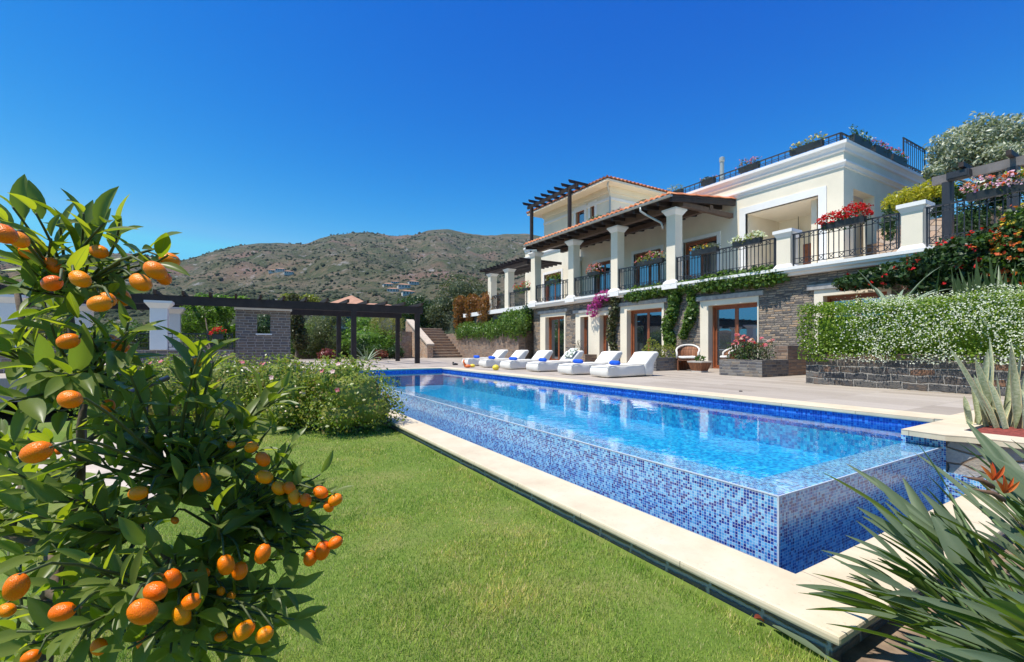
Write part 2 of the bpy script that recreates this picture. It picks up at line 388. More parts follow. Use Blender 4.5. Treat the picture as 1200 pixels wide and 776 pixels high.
# low scrub on the slopes: bush-sized lumps scattered by the thousand
rng = np.random.default_rng(5)
ico = [(0, 0, 1), (.85, 0, .35), (.26, .81, .35), (-.69, .5, .35), (-.69, -.5, .35), (.26, -.81, .35), (.75, .5, -.2), (-.3, .9, -.2), (-.95, 0, -.2), (-.3, -.9, -.2), (.75, -.5, -.2)]
icf = [(0, 1, 2), (0, 2, 3), (0, 3, 4), (0, 4, 5), (0, 5, 1), (1, 6, 2), (2, 6, 7), (2, 7, 3), (3, 7, 8), (3, 8, 4), (4, 8, 9), (4, 9, 5), (5, 9, 10), (5, 10, 1), (1, 10, 6)]
ico = np.array(ico); icf = np.array(icf); SV, SF = [], []; cnt = 0
while cnt < 17000:
    th = rng.uniform(-.95, .12); r = 75 * (1250 / 75) ** rng.uniform(0, 1) ** .8
    x, y = r * math.sin(th + yw), r * math.cos(th + yw)
    if noise.noise(Vector((x / 60, y / 60, 9))) + .55 * noise.noise(Vector((x / 17, y / 17, 2))) < rng.uniform(-.55, .45): continue
    s = rng.uniform(.35, 1.35) * (1 + r / 900) * (1.5 if rng.random() < .1 else 1)
    SV.append(ico * np.array([s, s, s * rng.uniform(.6, 1.0)]) * rng.uniform(.75, 1.2, (11, 1)) + np.array([x, y, hill_h(th, r) + .1])); SF.append(icf + 11 * cnt); cnt += 1
M_scrub = leafmat('hillside_scrub', [(.030, .042, .022), (.055, .066, .033), (.04, .05, .03), (.075, .078, .042)], .0, .9, .1)
stuff(np_mesh('hillside_scrub', np.concatenate(SV), np.concatenate(SF), M_scrub, smooth=True))
# ---------------------------------------------------------------- ground, lawn, paving
LAWN = -.58
M_ground = plain('dry_garden_earth', (.20, .155, .105), .95, .35, 1.2, .6, 12)
g = 60
struct(MB().add([(-g, -g, -1.25), (g, -g, -1.25), (g, g, -1.25), (-g, g, -1.25)], [(0, 1, 2, 3)]).build('ground', M_ground))
def lawnmat():
    t = NT('mown_lawn_soil'); v = t.obj()
    n = t.noise(v, 1.3, 6, .6); n2 = t.noise(v, 22, 5, .7)
    c = t.ramp(n, [(.3, (.14, .21, .035)), (.5, (.19, .26, .05)), (.72, (.30, .28, .10))])
    c = t.mix(t.math('MULTIPLY', n2, .7), c, (.05, .085, .014))
    return t.done(t.pbr(c, .95, t.bump(t.noise(v, 160, 3), .7, .01), .1))
M_lawn = lawnmat()
nx, ny = 60, 70
gx, gy = np.meshgrid(np.linspace(-7, 2.27, nx), np.linspace(-4, 11.5, ny))
def lawn_z(x, y): return LAWN + .012 * math.sin(x * 1.3 + .5) * math.sin(y * .9) + .010 * noise.noise(Vector((x * 1.7, y * 1.7, 0)))
gz = np.array([[lawn_z(gx[i, j], gy[i, j]) for j in range(nx)] for i in range(ny)])
V = np.stack([gx, gy, gz], -1).reshape(-1, 3); idx = np.arange(nx * ny).reshape(ny, nx)
F = np.stack([idx[:-1, :-1], idx[:-1, 1:], idx[1:, 1:], idx[1:, :-1]], -1).reshape(-1, 4)
struct(np_mesh('lawn', V, F, M_lawn, smooth=True))
# the grass itself
def grass_blades():
    n = 330000
    # distance from the lens chosen so that near grass is denser
    dd = 1.7 * (9.5 / 1.7) ** rng.uniform(0, 1, n); aa = rng.uniform(-1.05, .85, n)
    x = dd * (S_ + C_ * aa); y = dd * (C_ - S_ * aa)
    ok = (x < 2.20) & (x > -6) & (y > -2) & ((x > -.55) | (y < 4.6))
    x, y, dd = x[ok], y[ok], dd[ok]; n = len(x)
    z = LAWN + .012 * np.sin(x * 1.3 + .5) * np.sin(y * .9)
    pat = np.array([noise.noise(Vector((a * 1.1, b * 1.1, 7))) for a, b in zip(x, y)])
    h = rng.uniform(.010, .028, n) * (1 + .45 * pat) * np.where((x > 2.08) | (rng.random(n) < .03), 1.7, 1.0); w = .0020 + .0011 * dd
    an = rng.uniform(0, 6.283, n); ln = rng.uniform(.15, .9, n) * h
    la = rng.uniform(0, 6.283, n)
    px, py = np.cos(an) * w / 2, np.sin(an) * w / 2
    V = np.empty((n, 3, 3), np.float32)
    V[:, 0] = np.stack([x - px, y - py, z - .004], 1); V[:, 1] = np.stack([x + px, y + py, z - .004], 1)
    V[:, 2] = np.stack([x + np.cos(la) * ln, y + np.sin(la) * ln, z + h], 1)
    return V.reshape(-1, 3), np.arange(n * 3).reshape(n, 3)
def grassmat():
    t = NT('grass_blades'); g = t.n('NewGeometry')
    rp = g.outputs['Random Per Island']; pos = g.outputs['Position']
    c = t.ramp(rp, [(0, (.21, .33, .04)), (.35, (.31, .44, .06)), (.7, (.44, .52, .11)), (.85, (.46, .48, .14)), (1, (.70, .58, .30))])
    n = t.noise(pos, .9, 5, .6)
    c = t.mix(t.n('MapRange', {'Value': n, 'From Min': .47, 'From Max': .68}).outputs[0], c, t.mix(1.0, c, (1.6, 1.18, 1.4), 'MULTIPLY'))
    c = t.mix(t.n('MapRange', {'Value': t.noise(pos, 4.5, 4, .6), 'From Min': .55, 'From Max': .40}).outputs[0], c, t.mix(1.0, c, (.72, .86, .7), 'MULTIPLY'))
    p = t.pbr(c, .6, None, .25); tr = t.n('BsdfTranslucent', {'Color': c}).outputs[0]
    return t.done(t.n('MixShader', {0: .3, 1: p, 2: tr}).outputs[0])
V, F = grass_blades()
stuff(np_mesh('grass', V, F, grassmat()))
# bed of soil under the strap-leaved plants, path behind the kumquat
struct(MB().box(2.36, 5.6, -3, 1.02, -.9, -.60).build('planting_bed', plain('dry_bed_soil', (.24, .17, .115), .95, .5, 6, 1.0, 30)))
struct(MB().box(-3.6, -.62, 4.8, 9.0, -.8, -.574).build('garden_path', M_path))
# paved terrace: house side, far end, and the part behind the hedge
dk = MB()
dk.box(7.08, 26, 1.95, 31, -.6, 0); dk.box(-14, 7.08, 16.45, 31, -.6, 0); dk.box(5.92, 7.08, 15.985, 16.45, -.6, 0); dk.box(7.08, 26, -6, 1.95, -.6, 0)
struct(dk.build('terrace_paving', M_deck))
# ---------------------------------------------------------------- pool
WZ = -.12
XI, XO, YI, YO, XF, YF = 3.155, 2.88, 1.875, 1.59, 6.62, 15.98      # inner/outer faces of the overflow wall, far sides
pool = thing('swimming_pool', 'long blue mosaic infinity pool with overflow wall and cream stone edge', 'swimming pool', (4.5, 8, -.6))
w = MB()      # overflow wall, L-shaped
w.box(XO, XI, YO, YF, -1.15, WZ - .008); w.box(XI, 5.575, YO, YI, -1.15, WZ - .008)
w.build('overflow_wall', M_tile, pool)
w = MB(); q = .006
w.box(XO - .003, XO + q, YO - .003, YF, WZ - .012, WZ - .0045); w.box(XO + q, 5.575, YO - .003, YO + q, WZ - .012, WZ - .0045); w.box(XO - .003, XO + q, YO - .003, YO + q, -1.1, WZ - .012)
w.build('edge_trim', plain('pale_tile_trim', (.50, .55, .62), .4, .05, 20, 0), pool)
w = MB()      # basin: floor and inner faces above and below water
w.box(XI, XF, YI, YF, -1.2, -.62)
w.build('basin_floor', M_tile_in, pool)
w = MB()
w.box(XF, XF + .12, YI, YF + .12, -.30, -.035); w.box(XI, XF, YF, YF + .12, -.30, -.035); w.box(5.575, XF, YI - .12, YI, -.30, -.035)
w.build('basin_wall', mosaic('deep_blue_waterline_mosaic', [(.01, .06, .40), (.02, .13, .58), (.015, .09, .48), (.04, .2, .66), (.012, .05, .35)], .03, (.08, .25, .62)), pool)

w = MB(); dp = P(960, 517, z=-.62); w.box(dp.x - .28, dp.x + .28, dp.y - .2, dp.y + .2, -.62, -.60); w.build('floor_drain', plain('pale_green_drain_grate', (.45, .75, .55), .5, .1, 20, 0), pool)
# upper coping: far side, far end, and the block by the near corner
w = MB()
w.box(XF - .03, 7.08, 1.95, YF + .45, -.045, .006); w.box(XI - .1, XF - .03, YF - .03, YF + .45, -.045, .006)
w.build('upper_coping', M_coping, pool, bevel=.012)
rim = [(5.47, 1.53)] + [(5.50 + .10 * math.sin(t * 1.2), 1.53 - t) for t in np.linspace(.12, 3.2, 14)]
rin = [(x + .34, y) for x, y in rim[::-1]]; rin[-1] = (5.88, 1.50)
w = MB(); w.slab([(5.47, 1.86), (5.44, 1.53)] + rim[1:] + rin[:-1] + [(5.90, 1.53), (7.9, 1.55), (7.9, 1.945), (6.59, 1.945), (6.59, 1.86)], -.045, .008)
w.build('corner_coping', M_coping, pool)
# lower coping round the catch gutter
CZ = -.45
def lower_coping():
    w = MB()
    w.slab([(2.226, .97), (5.56, .97), (5.56, 1.372), (2.65, 1.372), (2.65, YF), (2.226, YF)], CZ - .045, CZ)
    return w
lower_coping().build('lower_coping', M_coping, pool, bevel=.014)
w = MB(); w.box(2.275, 2.36, 1.02, YF, -.9, CZ - .046); w.box(2.36, 5.5, 1.02, 1.10, -.9, CZ - .046)
w.build('coping_riser', M_brickwall, pool)
w = MB(); w.box(2.60, XO, 1.36, YF, -1.1, -.88); w.box(XO, 5.56, 1.36, YO, -1.1, -.88)
w.box(2.60, 2.655, 1.36, YF, -.88, CZ - .046); w.box(2.655, 5.56, 1.30, 1.375, -.88, CZ - .046); w.box(5.57, 5.66, 1.565, YI + .02, -.9, -.046); w.box(5.562, 5.60, 1.3, 1.564, -.9, CZ + .1)
w.build('catch_gutter', M_tile, pool)
def watermat(name, tint, bscale=2.2, bst=.16):
    t = NT(name); g = t.n('NewGeometry').outputs['Position']
    n1 = t.noise(g, bscale, 3, .5); n2 = t.noise(g, bscale * 4.2, 2, .5)
    h = t.math('ADD', n1, t.math('MULTIPLY', n2, .22)); nm = t.bump(h, bst, .03)
    fr = t.n('Fresnel', {'IOR': 1.33, 'Normal': nm}).outputs[0]
    tr = t.n('BsdfTransparent', {'Color': tint}).outputs[0]; gl = t.n('BsdfGlossy', {'Color': (1, 1, 1), 'Roughness': .015, 'Normal': nm}).outputs[0]
    return t.done(t.n('MixShader', {0: fr, 1: tr, 2: gl}).outputs[0])
w = MB(); w.box(XF, XF + .12, YI, YF + .12, -1.1, -.301); w.box(XI, XF, YF, YF + .12, -1.1, -.301); w.box(5.575, XF, YI - .12, YI, -1.1, -.301); w.build('basin_side', M_tile_in, pool)
M_water = watermat('clear_pool_water', (.80, .97, 1.0), 2.4, .10)
w = MB(); w.add([(XI - .27, YI - .28, WZ), (5.57, YI - .28, WZ), (5.57, YI, WZ), (XF, YI, WZ), (XF, YF, WZ), (XI - .27, YF, WZ)], [(0, 1, 2, 3, 4, 5)])
struct(w.build('pool_water', M_water))
w = MB(); w.add([(2.655, 1.375, -.74), (5.56, 1.375, -.74), (5.56, YO, -.74), (XO, YO, -.74), (XO, YF, -.74), (2.655, YF, -.74)], [(0, 1, 2, 3), (0, 3, 4, 5)])
struct(w.build('gutter_water', watermat('gutter_water', (.75, .9, .98), 6, .2)))
# stone face under the curved coping, mulch bed
rk = tag(MB().slab([(x + .06, y) for x, y in [(5.52, 1.58)] + rim[1:]] + [(6.4, -1.7), (6.4, 1.5), (5.7, 1.58)], -1.0, -.046).build('fieldstone_wall', M_rock, base='auto'),
         'low rough grey fieldstone wall beside the near end of the pool', 'stone wall')
struct(MB().box(5.86, 9.5, -1.7, 1.52, -.3, -.012).build('mulch_bed', M_mulch))
# ---------------------------------------------------------------- the villa
M_cream = plain('cream_stucco', (.80, .71, .56), .85, .07, .9, .25, 120, .2)
M_white = plain('white_trim_stucco', (.80, .775, .74), .75, .04, 2, .15, 90, .25)
M_wood = plain('red_brown_door_timber', (.27, .085, .035), .45, .25, 6, .1, 40, .4)
M_dark = plain('dark_stained_timber', (.035, .024, .020), .6, .35, 4, .2, 40, .35)
M_iron = plain('dark_wrought_iron', (.022, .024, .030), .45, .2, 10, 0, 40, .5)
M_lintel = plain('weathered_grey_stone', (.36, .34, .32), .9, .3, 6, .5, 50, .2)
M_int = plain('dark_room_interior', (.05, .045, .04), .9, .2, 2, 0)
M_zinc = plain('grey_zinc_gutter', (.42, .43, .40), .4, .08, 5, 0, 40, .5, .35)
def glassmat():
    t = NT('door_glass'); lw = t.n('Fresnel', {'IOR': 1.9}).outputs[0]
    f = t.math('ADD', .22, t.math('MULTIPLY', lw, .75))
    nm = t.bump(t.noise(t.obj(), 1.1, 2), .04, .02)
    d = t.pbr((.012, .016, .020), .05, nm, .5)
    gl = t.n('BsdfGlossy', {'Color': (.80, .90, 1.0), 'Roughness': .01, 'Normal': nm}).outputs[0]
    return t.done(t.n('MixShader', {0: f, 1: d, 2: gl}).outputs[0])
M_glass = glassmat()
def tilemat():
    t = NT('terracotta_roof_tiles'); uv = t.uv(); r, e = t.cells(uv, .22, .36, 0.0)
    n = t.noise(t.obj(), 14, 5, .6)
    c = t.ramp(t.math('ADD', t.math('MULTIPLY', r, .7), t.math('MULTIPLY', n, .3)), [(.15, (.42, .13, .055)), (.5, (.56, .19, .085)), (.8, (.66, .28, .14))])
    return t.done(t.pbr(c, .8, t.bump(n, .3, .01), .2))
M_tiles = tilemat()
XS, XW, XU = 14.40, 14.69, 17.70           # slab edge, ground-floor face, upper-floor face
ZF, ZB = 3.19, 2.95                        # upper floor level, underside of its slab
YL = 22.0                                  # left end of the house
villa = thing('villa', 'large cream villa with slate clad ground floor, columned veranda and tiled roof', 'villa', (17, 12, 0))
# ground floor: slate wall with openings
doors = []                                 # (y0, y1, z top, surround left, surround right)
def opening(pl, pr, wl, wr, ptop): return dict(y1=YX(pl, XW), y0=YX(pr, XW), w1=YX(wl, XW), w0=YX(wr, XW), zt=ZX(wl, ptop, XW))
GD = [opening(821, 889.5, 830.5, 888, 358.5), opening(727.5, 778.5, 735, 776, 364), opening(702.5, 714, 703.5, 713, 369), opening(675, 703, 680.5, 690, 371), opening(633.5, 663, 639.5, 661.5, 372), opening(954.5, 1045, 965, 1040, 347)]
GD[3]['y0'] = YX(696, XW); GD[3]['zt'] = 2.25
GD[2] = dict(y1=GD[3]['y0'], y0=YX(716.5, XW), w1=YX(703, XW), w0=YX(713.5, XW), zt=2.25)
GD.sort(key=lambda d: -d['y1'])
w = MB(); y = YL
ZT = 2.42
segs = []
for d in GD:
    if y - d['y1'] > .02: segs.append((d['y1'], y))
    y = d['y0']
segs.append((2.2, y))
for a, b in segs: w.box(XW, XW + .5, a, b, -.02, ZT + .12)
w.box(XW, XW + .5, 2.2, YL, ZT + .12, ZB)
w.box(XW + .5, XW + 6, YL - .4, YL, -.02, ZB)
w.build('slate_wall', M_stone, villa)
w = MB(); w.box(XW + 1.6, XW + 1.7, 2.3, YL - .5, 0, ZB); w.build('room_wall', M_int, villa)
def glazed_door(d, X, z0, parent, n, depth=.22, name='door', mt=M_wood, glass=M_glass):
    """sliding timber door in an opening: frame, leaves, panes"""
    y0, y1, zt = d['w0'], d['w1'], d['zt']
    x = X + depth; f = .075
    w = MB(); w.box(x, x + .12, y0, y0 + f, z0, zt); w.box(x, x + .12, y1 - f, y1, z0, zt); w.box(x, x + .12, y0 + f, y1 - f, zt - f, zt); w.box(x, x + .12, y0 + f, y1 - f, z0, z0 + .05)
    fr = w.build(name, mt, parent, base=(x, (y0 + y1) / 2, z0))
    lw = (y1 - y0 - 2 * f) / n
    for i in range(n):
        a = y0 + f + i * lw; b = a + lw; xo = x + .03 + .025 * (i % 2); s = .075
        w = MB(); w.box(xo, xo + .04, a + .001, a + s, z0 + .051, zt - f - .001); w.box(xo, xo + .04, b - s, b - .001, z0 + .051, zt - f - .001)
        w.box(xo, xo + .04, a + s, b - s, z0 + .051, z0 + .05 + s); w.box(xo, xo + .04, a + s, b - s, zt - f - s, zt - f - .001)
        w.build('leaf', mt, fr)
        MB().box(xo + .015, xo + .025, a + s - .01, b - s + .01, z0 + .05 + s - .01, zt - f - s + .01).build('pane', glass, fr)
    return fr
for i, d in enumerate(GD):
    n = 1 if d['w1'] - d['w0'] < 1.0 else 2
    glazed_door(d, XW, 0, villa, n)
    w = MB()       # plastered surround, a little proud of the stone
    top = d['zt'] + .19
    w.box(XW - .03, XW + .52, d['w1'], d['y1'], -.01, top); w.box(XW - .03, XW + .52, d['y0'], d['w0'], -.01, top); w.box(XW - .03, XW + .52, d['w0'], d['w1'], d['zt'], top)
    if i in (2, 3): pass
    w.build('door_surround', M_cream, villa)
for a, b in ((0, 0), (1, 2), (3, 3), (4, 4), (5, 5)):
    z = max(GD[a]['zt'], GD[b]['zt']) + .19
    MB().box(XW - .085, XW + .05, GD[b]['y0'] - .18, GD[a]['y1'] + .18, z, z + .16).build('lintel', M_lintel, villa, bevel=.012)
MB().box(XW + .1, 24, 2.2, 2.5, -.02, ZB - .002).build('slate_wall', M_stone, villa)
# floor slab with moulded edge
w = MB(); YR = 1.2
w.prism_y([(XS, ZB + .10), (XS, ZF - .002), (25, ZF - .002), (25, ZB), (XS + .10, ZB), (XS + .07, ZB + .06)], YR, YL + .15)
w.prism_y([(XS - .045, ZF - .075), (XS - .045, ZF + .015), (XS + .3, ZF + .015), (XS + .3, ZF - .075)], YR, YL + .18)
w.build('floor_slab', M_white, villa)
# veranda columns
CY = [YX(p, 14.2 + .42) for p in (628, 672.5, 723.5, 790)]
XC = 14.63
def column(yc, parent, zt, s=.21, xc=XC, z0=ZF + .016):
    w = MB(); w.box(xc - s, xc + s, yc - s, yc + s, z0 + .14, zt - .22)
    c = w.build('column', M_cream, parent, bevel=.012)
    w = MB(); w.frustum(xc, yc, s + .10, s + .10, z0, s + .085, s + .085, z0 + .07); w.frustum(xc, yc, s + .085, s + .085, z0 + .07, s + .004, s + .004, z0 + .15); w.build('column_base', M_white, c)
    w = MB(); w.frustum(xc, yc, s + .004, s + .004, zt - .24, s + .05, s + .05, zt - .17); w.frustum(xc, yc, s + .05, s + .05, zt - .17, s + .11, s + .11, zt - .07); w.box(xc - s - .125, xc + s + .125, yc - s - .125, yc + s + .125, zt - .07, zt); w.build('capital', M_white, c)
    return c
ZC = 6.10
for yc in CY: column(yc, villa, ZC)
column(CY[0] - .1, villa, ZC, xc=XU - .25)
# plinths of the slab under the columns
for yc in CY: MB().box(XS - .075, XS - .002, yc - .36, yc + .36, ZB + .06, ZF + .016).build('slab_corbel', M_white, villa)
# upper floor wall with openings
DU = [dict(y1=YX(a, XU), y0=YX(b, XU), zt=ZX(b, c, XU)) for a, b, c in ((638, 658, 306), (697, 715.5, 301), (743, 774.5, 285), (801, 840.5, 270))]
for d in DU: d['w1'] = d['y1'] - .0; d['w0'] = d['y0'] + .0
ztu = min(d['zt'] for d in DU); 
for d in DU: d['zt'] = 5.55
YC = P(988.7, 300, X=XU).y                    # near corner of the upper block
LG = dict(y1=YX(874, XU), y0=YX(959.5, XU), zt=ZX(958.6, 229, XU))
ZTOP = 7.45
w = MB(); y = YL + 5.6; w0 = XU + .35
for d in DU + [LG]:
    w.box(XU, w0, d['y1'], y, ZF, 5.55); y = d['y0']
w.box(XU, w0, YC, y, ZF, 5.55)
w.box(XU, w0, LG['y1'], YL + 5.6, 5.55, ZTOP); w.box(XU, w0, YC, LG['y0'], 5.55, ZTOP); w.box(XU, w0, LG['y0'], LG['y1'], LG['zt'], ZTOP)
# the returning wall, with a small niche
ya = YC; nx0, nx1 = P(1000, 300, Y=YC).x, P(1025, 300, Y=YC).x
nz1 = P(1000, 221, Y=YC).z
w.box(w0, nx0, ya, ya + .35, ZF, ZTOP); w.box(nx1, 26, ya, ya + .35, ZF, ZTOP); w.box(nx0, nx1, ya, ya + .35, nz1, ZTOP); w.box(nx0, nx1, ya + .9, ya + 1.0, ZF, nz1)
w.box(w0, 26, ya + 1.01, ya + 1.2, ZF, ZTOP)
w.build('upper_wall', M_cream, villa)
w = MB(); w.box(XU + .36, 25.9, ya + 1.3, YL + 5.6, ZTOP - .5, ZTOP - .3); w.build('roof_deck', M_cream, villa)
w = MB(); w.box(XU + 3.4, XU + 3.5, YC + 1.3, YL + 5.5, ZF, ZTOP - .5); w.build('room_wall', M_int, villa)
for d in DU:
    n = 2 if d['y1'] - d['y0'] > .9 else 1
    glazed_door(d, XU, ZF + .02, villa, n, .14)
    t = .16; w = MB()
    w.box(XU - .035, XU + .1, d['y1'], d['y1'] + t, ZF, d['zt'] + t); w.box(XU - .035, XU + .1, d['y0'] - t, d['y0'], ZF, d['zt'] + t); w.box(XU - .035, XU + .1, d['y0'], d['y1'], d['zt'], d['zt'] + t)
    w.build('door_surround', M_white, villa)
# loggia
w = MB(); ly0, ly1, lz = LG['y0'], LG['y1'], LG['zt']
w.box(w0 + .001, XU + 2.6, ly1, ly1 + .2, ZF, lz + .2); w.box(w0 + .001, XU + 2.6, ly0 - .2, ly0, ZF, lz + .2); w.box(XU + 2.4, XU + 2.6, ly0, ly1, ZF, lz + .2); w.box(w0 + .001, XU + 2.4, ly0, ly1, lz, lz + .2)
lg = w.build('loggia', M_cream, villa)
MB().box(XU + 2.37, XU + 2.399, ly0 + .3, ly1 - 1.0, ZF, 5.0).build('loggia_door', M_wood, lg)
w = MB(); lp = (XU + 2.2, ly1 - .9, lz - .9); w.tube([(lp[0], lp[1], lz), (lp[0], lp[1], lz - .55)], .012, 6); w.lathe(lp[0], lp[1], [(.03, lz - .56), (.11, lz - .62), (.09, lz - .85), (.03, lz - .88)], 8); w.build('hanging_lantern', M_iron, lg)
t = .26; w = MB()
w.box(XU - .045, XU + .12, ly1, ly1 + t, ZF, lz + t); w.box(XU - .045, XU + .12, ly0 - t, ly0, ZF, lz + t); w.box(XU - .045, XU + .12, ly0, ly1, lz, lz + t)
w.build('loggia_surround', M_white, villa)
# cornices round the upper block
def cornice(z0, z1, out, name):
    h = z1 - z0
    pr = [(0, z0), (-out * .35, z0 + h * .12), (-out * .4, z0 + h * .35), (-out * .8, z0 + h * .62), (-out, z0 + h * .70), (-out, z1), (.2, z1)]
    V, n = [], len(pr)
    for (cx, cy) in (('a', YL + 5.6), ('b', None), ('c', None)):
        for o, z in pr:
            if cx == 'a': V.append((XU + o, YL + 5.6, z))
            elif cx == 'b': V.append((XU + o, YC + o, z))
            else: V.append((26, YC + o, z))
    F = []
    for s in (0, 1):
        for i in range(n): F.append((s * n + i, s * n + (i + 1) % n, (s + 1) * n + (i + 1) % n, (s + 1) * n + i))
    F += [tuple(range(n)), tuple(range(3 * n - 1, 2 * n - 1, -1))]
    MB().add(V, F).build(name, M_white, villa, fixn=True)
cornice(6.88, 7.10, .11, 'cornice'); cornice(7.42, 7.76, .15, 'cornice')
# higher parapet block at the back with its own railing
zb = 8.70; bx = P(1056, 190, Y=YC + 1.0).x
MB().box(bx, 28, YC + .85, YC + 6, 7.3, zb).build('roof_upstand', M_cream, villa)
# veranda roof
XE, ZE, ZR, YR0, YR1 = 13.72, 6.40, 6.86, P(786.5, 229, X=13.72).y, P(614, 286, X=13.72).y
nyy = 420; ys = np.linspace(YR0, YR1, nyy); ts = np.linspace(0, 1, 12)
V = np.zeros((len(ts), nyy, 3)); UV = np.zeros((len(ts), nyy, 2))
wave = np.abs(np.cos(ys / .27 * math.pi)) * .10
for i, tt in enumerate(ts):
    st = (tt * 11) % 1.0
    V[i, :, 0] = XE + (XU - .01 - XE) * tt; V[i, :, 1] = ys; V[i, :, 2] = ZE + (ZR - ZE) * tt + wave + (.0 if i % 2 else .02)
    UV[i, :, 0] = ys; UV[i, :, 1] = tt * 4
idx = np.arange(len(ts) * nyy).reshape(len(ts), nyy)
F = np.stack([idx[:-1, :-1], idx[1:, :-1], idx[1:, 1:], idx[:-1, 1:]], -1).reshape(-1, 4)
# tile butts along the eave
low = V[0].copy(); low[:, 2] = ZE - .015 + wave * .55; base = len(ts) * nyy
V2 = np.concatenate([V.reshape(-1, 3), low]); UV2 = np.concatenate([UV.reshape(-1, 2), UV[0] * [1, 0]])
Fb = np.stack([idx[0, :-1], idx[0, 1:], base + np.arange(1, nyy), base + np.arange(nyy - 1)], -1)
roof = np_mesh('veranda_roof', V2, np.concatenate([F, Fb]), M_tiles, villa, UV2)
w = MB(); w.prism_y([(XE + .03, ZE - .10), (XE + .03, ZE - .014), (XU - .02, ZR - .014), (XU - .02, ZR - .10)], YR0 + .02, YR1 - .02)
w.build('roof_boarding', M_dark, roof)
w = MB(); 
for y in np.linspace(YR0 + .08, YR1 - .08, 17): w.prism_y([(XE + .08, ZE - .24), (XE + .08, ZE - .102), (XU - .02, ZR - .102), (XU - .02, ZR - .26)], y - .05, y + .05)
w.build('rafters', M_dark, roof)
w = MB(); w.box(XC - .12, XC + .12, YR0 + .1, YR1 - .1, ZC + .001, ZC + .25); w.box(XC + 1.5, XC + 1.7, YR0 + .12, YR1 - .12, ZC + .12, ZC + .32)
w.box(XC + .13, XU - .02, YR0 + .14, YR0 + .32, ZC + .02, ZC + .2)
w.build('veranda_beam', plain('brown_timber_beam', (.12, .075, .05), .6, .25, 5, .1), roof)
w = MB(); w.prism_y([(XE + .02 + .07 * math.cos(a), ZE - .03 + .07 * math.sin(a)) for a in np.linspace(math.pi, 2 * math.pi, 7)] + [(XE + .09, ZE - .018), (XE - .05, ZE - .018)], YR0, YR1)
gut = w.build('gutter', M_zinc, roof)
yd = CY[3] + .3
MB().tube([(XE + .02, yd + .6, ZE - .08), (XE + .02, yd + .6, ZE - .26), (XE + .1, yd + .45, ZE - .4), (XC - .28, yd + .1, ZE - .75), (XC - .26, yd + .02, ZE - 1.0)], .045, 8).build('downpipe', M_zinc, gut, smooth=True)
# ---- railings: one part per bay
def railing(p, q, z0, h, parent, gap=.125, cross=True, m=M_iron, b=.020):
    p, q = Vector((p[0], p[1], 0)), Vector((q[0], q[1], 0)); L = (q - p).length; d = (q - p) / L
    w = MB(); at = lambda s, z: p + d * s + Vector((0, 0, z))
    w.bar(at(0, z0 + h - .02), at(L, z0 + h - .02), .05, .04); w.bar(at(0, z0 + .09), at(L, z0 + .09), .03, .02); w.bar(at(0, z0 + h - .16), at(L, z0 + h - .16), .02, .018)
    w.bar(at(0, z0 + .24), at(L, z0 + .24), .02, .018)
    n = max(2, int(L / gap)); ss = [L * (i + .5) / n for i in range(n)]
    for i, s in enumerate(ss):
        w.bar(at(s, z0 + .09), at(s, z0 + h - .04), b)
        if cross and i % 2 and i + 1 < n:
            for za, zb2 in ((.095, .235), (h - .155, h - .045)):
                w.bar(at(s, z0 + za), at(ss[i + 1], z0 + zb2), .014); w.bar(at(s, z0 + zb2), at(ss[i + 1], z0 + za), .014)
    for s in (.02, L - .02): w.bar(at(s, z0), at(s, z0 + h), .035)
    return w.build('railing', m, parent)
XRL = 14.50; RH = 1.0
PA = [(P(911, 300, X=XRL).y, P(927.5, 300, X=XRL).y), (P(1057, 300, X=XRL).y, P(1082.5, 300, X=XRL).y)]
s = .22
pil = []
for y1, y0 in PA:
    yc = (y0 + y1) / 2; xc = XRL + .16; pil.append(yc); s2 = abs(y1 - y0) / 2
    z1 = ZF + 1.18; w = MB(); w.box(xc - s, xc + s, yc - s2, yc + s2, ZF + .12, z1 - .2)
    c = w.build('pilaster', M_cream, villa, bevel=.01)
    w = MB(); w.frustum(xc, yc, s + .07, s2 + .07, ZF + .015, s + .004, s2 + .004, ZF + .13); w.build('pilaster_base', M_white, c)
    w = MB(); w.frustum(xc, yc, s + .004, s2 + .004, z1 - .22, s + .06, s2 + .06, z1 - .1); w.box(xc - s - .08, xc + s + .08, yc - s2 - .08, yc + s2 + .08, z1 - .1, z1); w.build('pilaster_cap', M_white, c)
hs_ = .21
pts = [CY[0] - hs_, CY[1] + hs_, CY[1] - hs_, CY[2] + hs_, CY[2] - hs_, CY[3] + hs_]
for a, b in ((0, 1), (2, 3), (4, 5)): railing((XRL, pts[b]), (XRL, pts[a]), ZF + .015, RH, villa)
railing((XRL, pil[0] + .25), (XRL, CY[3] - hs_), ZF + .015, RH, villa)
ymid = P(1027, 290, X=XRL).y
railing((XRL, pil[1] + .26), (XRL, pil[0] - .25), ZF + .015, RH, villa)
railing((XRL, YR + .1), (XRL, pil[1] - .26), ZF + .015, RH, villa)
# rail round the roof terrace
railing((XU + .15, YC + .15), (XU + .15, YL + 5), 7.70, .46, villa, .25, False)
railing((XU + .15, YC + .15), (bx - .2, YC + .15), 7.70, .46, villa, .25, False)
railing((bx + .05, YC + .95), (27.8, YC + .95), zb, 1.35, villa, .22, True)
cp = P(846, 205, X=21); w = MB(); w.lathe(cp.x, cp.y, [(.10, 7.0), (.10, P(846, 190, X=21).z), (.13, P(846, 189.5, X=21).z), (.13, P(846, 185, X=21).z), (.06, P(846, 184, X=21).z)], 12); w.build('chimney_pipe', M_zinc, villa)
